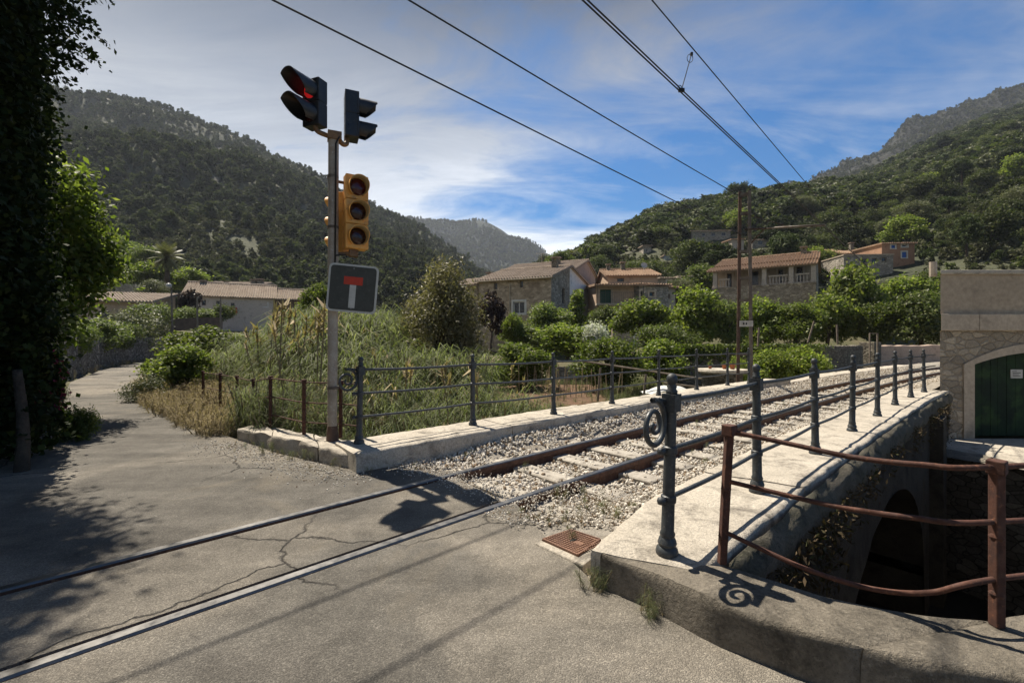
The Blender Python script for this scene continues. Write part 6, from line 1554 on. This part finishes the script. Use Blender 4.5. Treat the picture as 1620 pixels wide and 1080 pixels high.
rg = np.random.default_rng(33); p_, d_ = blob_points(bl, 9000, rg, 9, .16, .6)
link('foliage', leaves_mesh('foliage', p_-np.array([-7.2,7.6,0]), d_, .11, M['lf_ivybright'], 33, .5, .6, .2), cl)
g = MB()
for k in range(5): e = Vector(bl[k*2][:3]); g.tube(smooth_line([(-8.3,8.2,.0),(-8.0,7.9,1.6),tuple(e)], 4), [.05]*5+[.02]*4, 6)
g.build('stem', M['bark'], cl, smooth=True)
bg_ = empty('bougainvillea', (-6.4, 6.2, 0), 'magenta flowering bougainvillea hanging beside the dark ivy', 'bougainvillea')
bl = [(*at(px, py, Y), r, r, r*1.5) for px, py, Y, r in [(86,572,6.1,.06),(84,595,6.1,.09),(80,618,6.0,.10),(76,640,6.0,.10),(72,660,6.0,.08)]]
p_, d_ = blob_points(bl, 1500, np.random.default_rng(3), 8, .2, .4); link('flowers', leaves_mesh('flowers', p_-np.array([-6.4,6.2,0]), d_, .06, M['fl_magenta'], 3, .8, .8), bg_)
g = MB(); g.tube(smooth_line([tuple(gz(62,690)), tuple(bl[3][:3]), tuple(bl[0][:3])], 4), .012, 6); g.build('stem', M['bark'], bg_)

# dead growth hanging from the bridge cornice
rg = np.random.default_rng(91); cs = []; cn = []
for s_, n_, l_ in [(.15,260,.35),(.7,320,.45),(1.25,380,.5),(1.9,160,.3),(2.8,120,.25),(4.2,120,.22),(6.0,160,.3),(7.6,200,.35),(8.8,260,.45),(9.6,220,.6)]:
    for k in range(n_):
        p = tk(s_+rg.normal(0, .22), 2.16+abs(rg.normal(0, .05)), .02-abs(rg.normal(0, l_*.6))); cs.append(tuple(p)); cn.append((.7,-.7,.1))
cs = np.array(cs); cn = np.array(cn); o0 = np.array(tk(.7, 2.1, 0))
o = link('creeper', leaves_mesh('creeper', cs-o0, cn, .055, M['lf_dead'], 6, .3, .8, -.2)); o.location = tuple(o0); tag(o, 'dead brown creeper hanging down the gully side of the bridge', 'creeper')

# ---------------------------------------------------------------- walls, fences and small things of the setting
LW = resample(smooth_line([(-8.7,8.7),(-11.15,11.2),(-13.6,13.8),(-17.6,19.0),(-20.8,24.0),(-22.7,28.2),(-23.6,32)]), .35)
g = MB(); rows = []
for x, y in LW:
    tz = 1.45+.12*fbm(x*.9, y*.9); e = -.18
    t_ = (Vector((x, y, 0)).normalized())
    n_ = Vector((-.62,-.78,0)) if False else Vector((.72,-.3,0)).normalized()
    rows.append([(x-n_.x*k+.05*fbm(x*3,y*3,z*3), y-n_.y*k+.05*fbm(x*3,y*3,z*3+4), z) for k, z in ((-.06,-.2),(-.03,.3),(0,.7),(.03,1.1),(.05,tz-.05),(.12,tz),(.42,tz),(.5,tz-.4),(.5,-.2))])
g.grid(rows); o = g.build('dry_stone_wall', M['drystone'], origin=(-13.6,13.7,0), smooth=False, recalc=False); tag(o, 'dry stone wall curving along the left side of the lane', 'wall')
# garden wall behind the railing: rough stone, then a smooth pinkish section by the track
a, b, c, d = Vector((7.2,19.6)), Vector((20.3,26.2)), Vector((21.3,26.8)), Vector((27.5,27.6))
def wall_run(name, p, q, z0, z1, th, mat, label, cap=None):
    p, q = Vector(p), Vector(q); L = (q-p).length; deg_ = math.atan2((q-p).y, (q-p).x); Mx = Matrix.Translation((p.x, p.y, 0)) @ Matrix.Rotation(deg_, 4, 'Z')
    g = MB(); rows = []
    for x in np.arange(0, L+.01, .25):
        t_ = z1+.06*fbm(p.x+x*1.3, p.y, 5); rows.append([Mx @ Vector((x, yy+.035*fbm(x*2.5, z*2.5, p.x), z)) for yy, z in ((0,z0),(0,z0*.6+t_*.4),(0,z0*.2+t_*.8),(.0,t_-.04),(.04,t_),(th-.04,t_),(th,t_-.04),(th,z0))])
    g.grid(rows); k = 8
    for r0 in (0, (len(rows)-1)*k): g.f.append(tuple(r0+j for j in range(k))); g.m.append(0)
    o = g.build(name, M[mat], origin=(p.x, p.y, z0)); tag(o, label, 'wall')
    return o
wall_run('stone_wall', a, b, -1.2, .98, .45, 'gardenwall', 'rough stone garden wall beyond the far railing, under the trees')
wall_run('plastered_wall', c, d, -.5, 1.0, .4, 'wpink', 'smooth pinkish wall beside the track next to the store')
g = MB(); g.box((20.85, 26.5, .3), (.75,.8,1.75), R(27)); o = g.build('gate_pier', M['gardenwall'], bevel=.03, origin=(20.85,26.5,-.5)); tag(o, 'stone pier between the rough wall and the pinkish wall', 'pier')
fr_ = empty('garden_gate', tuple(at(1378,575,24)), 'thin weathered gate frame standing against the stone wall', 'gate')
g = MB(); 
for px in (1376, 1388): g.bar(at(px,576,24), at(px,527,24), .06, .06)
g.bar(at(1376,527,24), at(1388,527,24), .05, .05); g.build('frame_bars', M['wood'], fr_)
for px0, py0, px1, py1, Y, lab in [(1199,548,1201,518,21,'white wooden stake leaning on the wall right of the mast'),(1325,545,1324,513,23,'grey stake standing on the stone wall'),(1278,542,1288,508,24,'pale leaning stick among the trees above the wall')]:
    g = MB(); g.tube([at(px0,py0,Y), at(px1,py1,Y)], .045, 6); o = g.build('stake', M['wood'], origin=tuple(at(px0,py0,Y))); tag(o, lab, 'stake')
# ivy on top of the garden wall
rg = np.random.default_rng(41); n = 5200; t = rg.beta(.9, 1.6, n)*.75; W_ = np.array([a.x, a.y, 0])+np.outer(t, np.array([(b-a).x, (b-a).y, 0]))
W_ += np.stack([rg.normal(0,.1,n), -.12-abs(rg.normal(0,.16,n)), .98-abs(rg.normal(0,.28,n))+.12], 1)
o = link('wall_ivy', leaves_mesh('wall_ivy', W_-np.array([a.x,a.y,0]), np.tile([0,-1,.3],(n,1)), .11, M['lf_citrus'], 4, .8, .5)); o.location = (a.x, a.y, 0); tag(o, 'ivy trailing over the top of the stone garden wall', 'ivy')
# terrace walls on the slopes
for i, (x0, x1, py0, py1, Y, h, lab) in enumerate([(1000,1062,416,412,104,1.6,'grey terrace wall above the satellite dish'),(985,1010,428,424,90,1.4,'short terrace wall behind the upper orange house'),(1226,1300,372,366,100,1.2,'terrace wall on the slope right of the mast'),(1440,1500,418,420,74,1.6,'grey terrace wall right of the ochre house'),(185,235,448,452,60,2.0,'dark terrace wall below the palm'),(200,240,463,470,50,1.0,'low terrace wall behind the low tiled house'),(1330,1345,432,436,70,2.0,'stone terrace wall right of the villa')]):
    p, q = at(x0, py0, Y), at(x1, py1, Y); g = MB(); g.bar(p-Vector((0,0,h/2)), q-Vector((0,0,h/2)), .5, h); o = g.build('terrace_wall', M['wgrey'], origin=tuple(p)); tag(o, lab, 'wall')
rg = np.random.default_rng(71)
for k in range(16):
    px_, py_ = rg.uniform(960, 1480), rg.uniform(350, 432); Y_ = hy(px_, py_)
    if not clear_view((0+(px_-810)/F*Y_, Y_, CH-(py_-540)*Y_/F), .8): continue
    w_ = rg.uniform(18, 46); h_ = rg.uniform(.7, 1.2); p, q = at(px_, py_, Y_-1.2), at(px_+w_, py_+rg.uniform(-2, 2), Y_-1.0)
    g = MB(); g.bar(p, q, .4, h_); o = g.build('terrace_wall', M['wgrey'], origin=tuple(p)); tag(o, 'short dry stone terrace wall among the trees of the right hillside', 'wall', 'terrace walls of the right hillside')
# board fence and pale ramp by the lane, poles, street lamp
p, q = at(262, 524, 36), at(352, 520, 40); bf = empty('board_fence', tuple(p), 'brown board fence in front of the white house on the left', 'fence')
g = MB(); nb = 60
for k in range(nb):
    s_, e_ = p.lerp(q, k/nb), p.lerp(q, (k+.93)/nb); h = (20+.2*k/nb)*36/F; m_ = (s_+e_)/2; g.box((m_.x, m_.y, m_.z+h/2), ((e_-s_).length, .04, h+.03*math.sin(k*5)), math.atan2((q-p).y, (q-p).x))
g.build('boards', mk('fence_boards', (.14,.10,.075), (.09,.065,.05), 3, .9), bf)
g = MB(); qd = [at(275,527,33), at(292,536,30), at(281,547,29), at(277,547,29)]
g.add([tuple(v) for v in qd]+[tuple(v-Vector((0,-.15,.15))) for v in qd], [(0,1,2,3),(7,6,5,4),(0,4,5,1),(1,5,6,2),(2,6,7,3),(3,7,4,0)]); o = g.build('ramp', M['wwhite'], origin=tuple(qd[2])); tag(o, 'bright white ramp parapet at the end of the lane', 'ramp')
lp_ = empty('street_lamp', tuple(at(272, 547, 29)), 'street lamp with round white globe at the end of the lane', 'street lamp')
g = MB(); g.tube([at(273,548,29), at(271,455,29)], [.07,.045], 8); g.tube([at(273,548,29), at(273,520,29)], .1, 8); g.build('pole', M['maststeel'], lp_)
g = MB(); c = at(267, 452, 29); g.lathe([(.17*math.sin(t_), -.17*math.cos(t_)) for t_ in np.linspace(.05, 3.09, 12)], c, 14); g.tube([at(271,456,29), c], .025, 6); g.build('globe', mk('lamp_globe', (.42,.41,.38), (.35,.34,.31), 4, .4), lp_, smooth=True)
for px, y0, y1, Y, lab in [(312,522,470,37,'thin wooden pole standing right of the street lamp'),(349,524,470,39,'thin wooden pole in front of the round dark tree'),(1436,440,420,64,'short pole on the slope below the ochre house')]:
    g = MB(); g.tube([at(px,y0+6,Y), at(px,y1,Y)], [.09,.06], 7); o = g.build('wooden_pole', M['wood'], origin=tuple(at(px,y0+6,Y))); tag(o, lab, 'pole')
for i, (px, py) in enumerate([(1466,380),(1481,381),(1497,379)]):
    g = MB(); c = at(px, py, 95); g.box(c, (.45,.45,1.1)); g.box(c+Vector((0,0,.6)), (.6,.6,.12)); o = g.build('white_pillar', M['white'], origin=tuple(c-Vector((0,0,.55)))); tag(o, ['leftmost','middle','rightmost'][i]+' of three small white pillars high on the right slope', 'pillar', 'white pillars on the right slope')
# garden: cane rows, leaning poles, tarp, stone table with flower pots
rg = np.random.default_rng(51)
for row, (x0, y0, x1, y1, n) in enumerate([(.3,18.6,4.0,19.2,20),(1.2,16.8,4.4,17.4,16)]):
    r_ = empty('cane_row', (x0, y0, -.9), ['back row','front row'][row]+' of thin dry bean canes on the red soil behind the railing', 'canes')
    for k in range(n):
        x, y = x0+(x1-x0)*k/n, y0+(y1-y0)*k/n; h = rg.uniform(.8, 1.25)
        g = MB(); g.tube([(x, y, -.95), (x+rg.normal(0,.05), y, -.95+h)], .017, 5); g.build('cane', M['cane'], r_)
for (a0, a1, Y0, Y1, lab) in [((916,570),(1115,600),17.5,15.5,'long grey pole lying across the garden supports'),((1050,606),(1120,614),15,14.6,'pale pole lying low by the stone table'),((945,640),(950,582),15.8,15.8,'upright brown garden stake behind the railing'),((1018,632),(1022,592),15.8,15.8,'upright grey garden post behind the railing')]:
    g = MB(); g.tube([at(*a0, Y0), at(*a1, Y1)], .04, 6); o = g.build('garden_pole', M['wood'], origin=tuple(at(*a0, Y0))); tag(o, lab, 'pole')
g = MB(); rows = []
for i in range(14):
    row = []
    for j in range(9):
        b_ = at(1020, 622, 16.2); x, y = b_.x+i*.14, b_.y+j*.12-.3; row.append((x, y, b_.z+.28*math.sin(i/13*3.1)*math.sin(.4+j/8*2.6)+.05*fbm(x*4, y*4)))
    rows.append(row)
g.grid(rows); o = g.build('tarp', M['tarp'], smooth=True, origin=tuple(at(1020,622,16.2))); tag(o, 'crumpled white tarp lying under the orange trees', 'tarp')
tb = empty('stone_table', tuple(at(1142, 612, 15)), 'round rough stone table carrying flower pots behind the railing', 'table')
b_ = at(1142, 612, 15); g = MB(); g.lathe([(.62,-.3),(.6,.1),(.64,.48)], b_, 18); g.build('base', M['rubble'], tb); g = MB(); g.lathe([(.80,.48),(.82,.53),(.80,.59)], b_, 24); g.build('top', M['slab'], tb)
for i, (dx, dy, s) in enumerate([(.08,.0,.8),(.30,-.1,1.0),(-.3,.2,.7)]):
    pt_ = empty('flower_pot', (b_.x+dx, b_.y+dy, b_.z+.59), ['small terracotta pot beside the bigger one on the stone table','bigger terracotta pot near the right edge of the stone table','leftmost terracotta pot on the stone table'][i], 'flower pot')
    g = MB(); c = Vector((b_.x+dx, b_.y+dy, b_.z+.59)); g.lathe([(.06*s,0),(.09*s,.15*s),(.10*s,.15*s),(.10*s,.18*s),(.08*s,.18*s)], c, 12); g.build('pot', M['pot'], pt_)
    pp, dd = blob_points([(0,0,.24*s,.09*s,.09*s,.09*s)], 160, np.random.default_rng(i), 4, .2, .3); link('plant', leaves_mesh('plant', pp, dd, .05, M['lf_citrus'], i, .5), pt_)
# tiled lean-to and block wall under the purple tree
lt_ = House('shed', 'low shed with pale tiled roof half hidden by shrubs below the purple tree', (at(744,540,22).x, 22), 6, 2.6, 2.2, -1.0, cat='shed')
lt_.walls(M['wgrey'], .95, {}, None, 1.25).shed_roof(.95, 1.25, M['roof'], .25, .3)
wall_run('block_wall', (at(808,540,22.5).x, 22.5), (at(850,540,22.6).x, 22.6), -1, .78, .3, 'wpale', 'plain block wall between shed and orange tree')
wall_run('stone_wall', (at(880,540,23.5).x, 23.5), (at(985,540,24).x, 24), -1.2, -.1, .4, 'wgrey', 'rough grey wall under the white blossom bush')

# ---------------------------------------------------------------- the air between here and the mountains
def haze():
    g = MB(); g.box((0, 500, 130), (2600, 2100, 330)); me = g.mesh('haze', [])
    m = bpy.data.materials.new('haze_air'); m.use_nodes = True; n = N(m.node_tree); n.n.clear()
    v = n.new('ShaderNodeVolumePrincipled', None, Density=.00017, Anisotropy=.2); n.set(v, 'Color', (.78, .86, 1.0)); out = n.new('ShaderNodeOutputMaterial'); n.set(out, 'Volume', v)
    me.materials.append(m); o = link('haze', me); tag(o, 'thin bluish haze in the valley air', 'haze', kind='stuff')
haze()
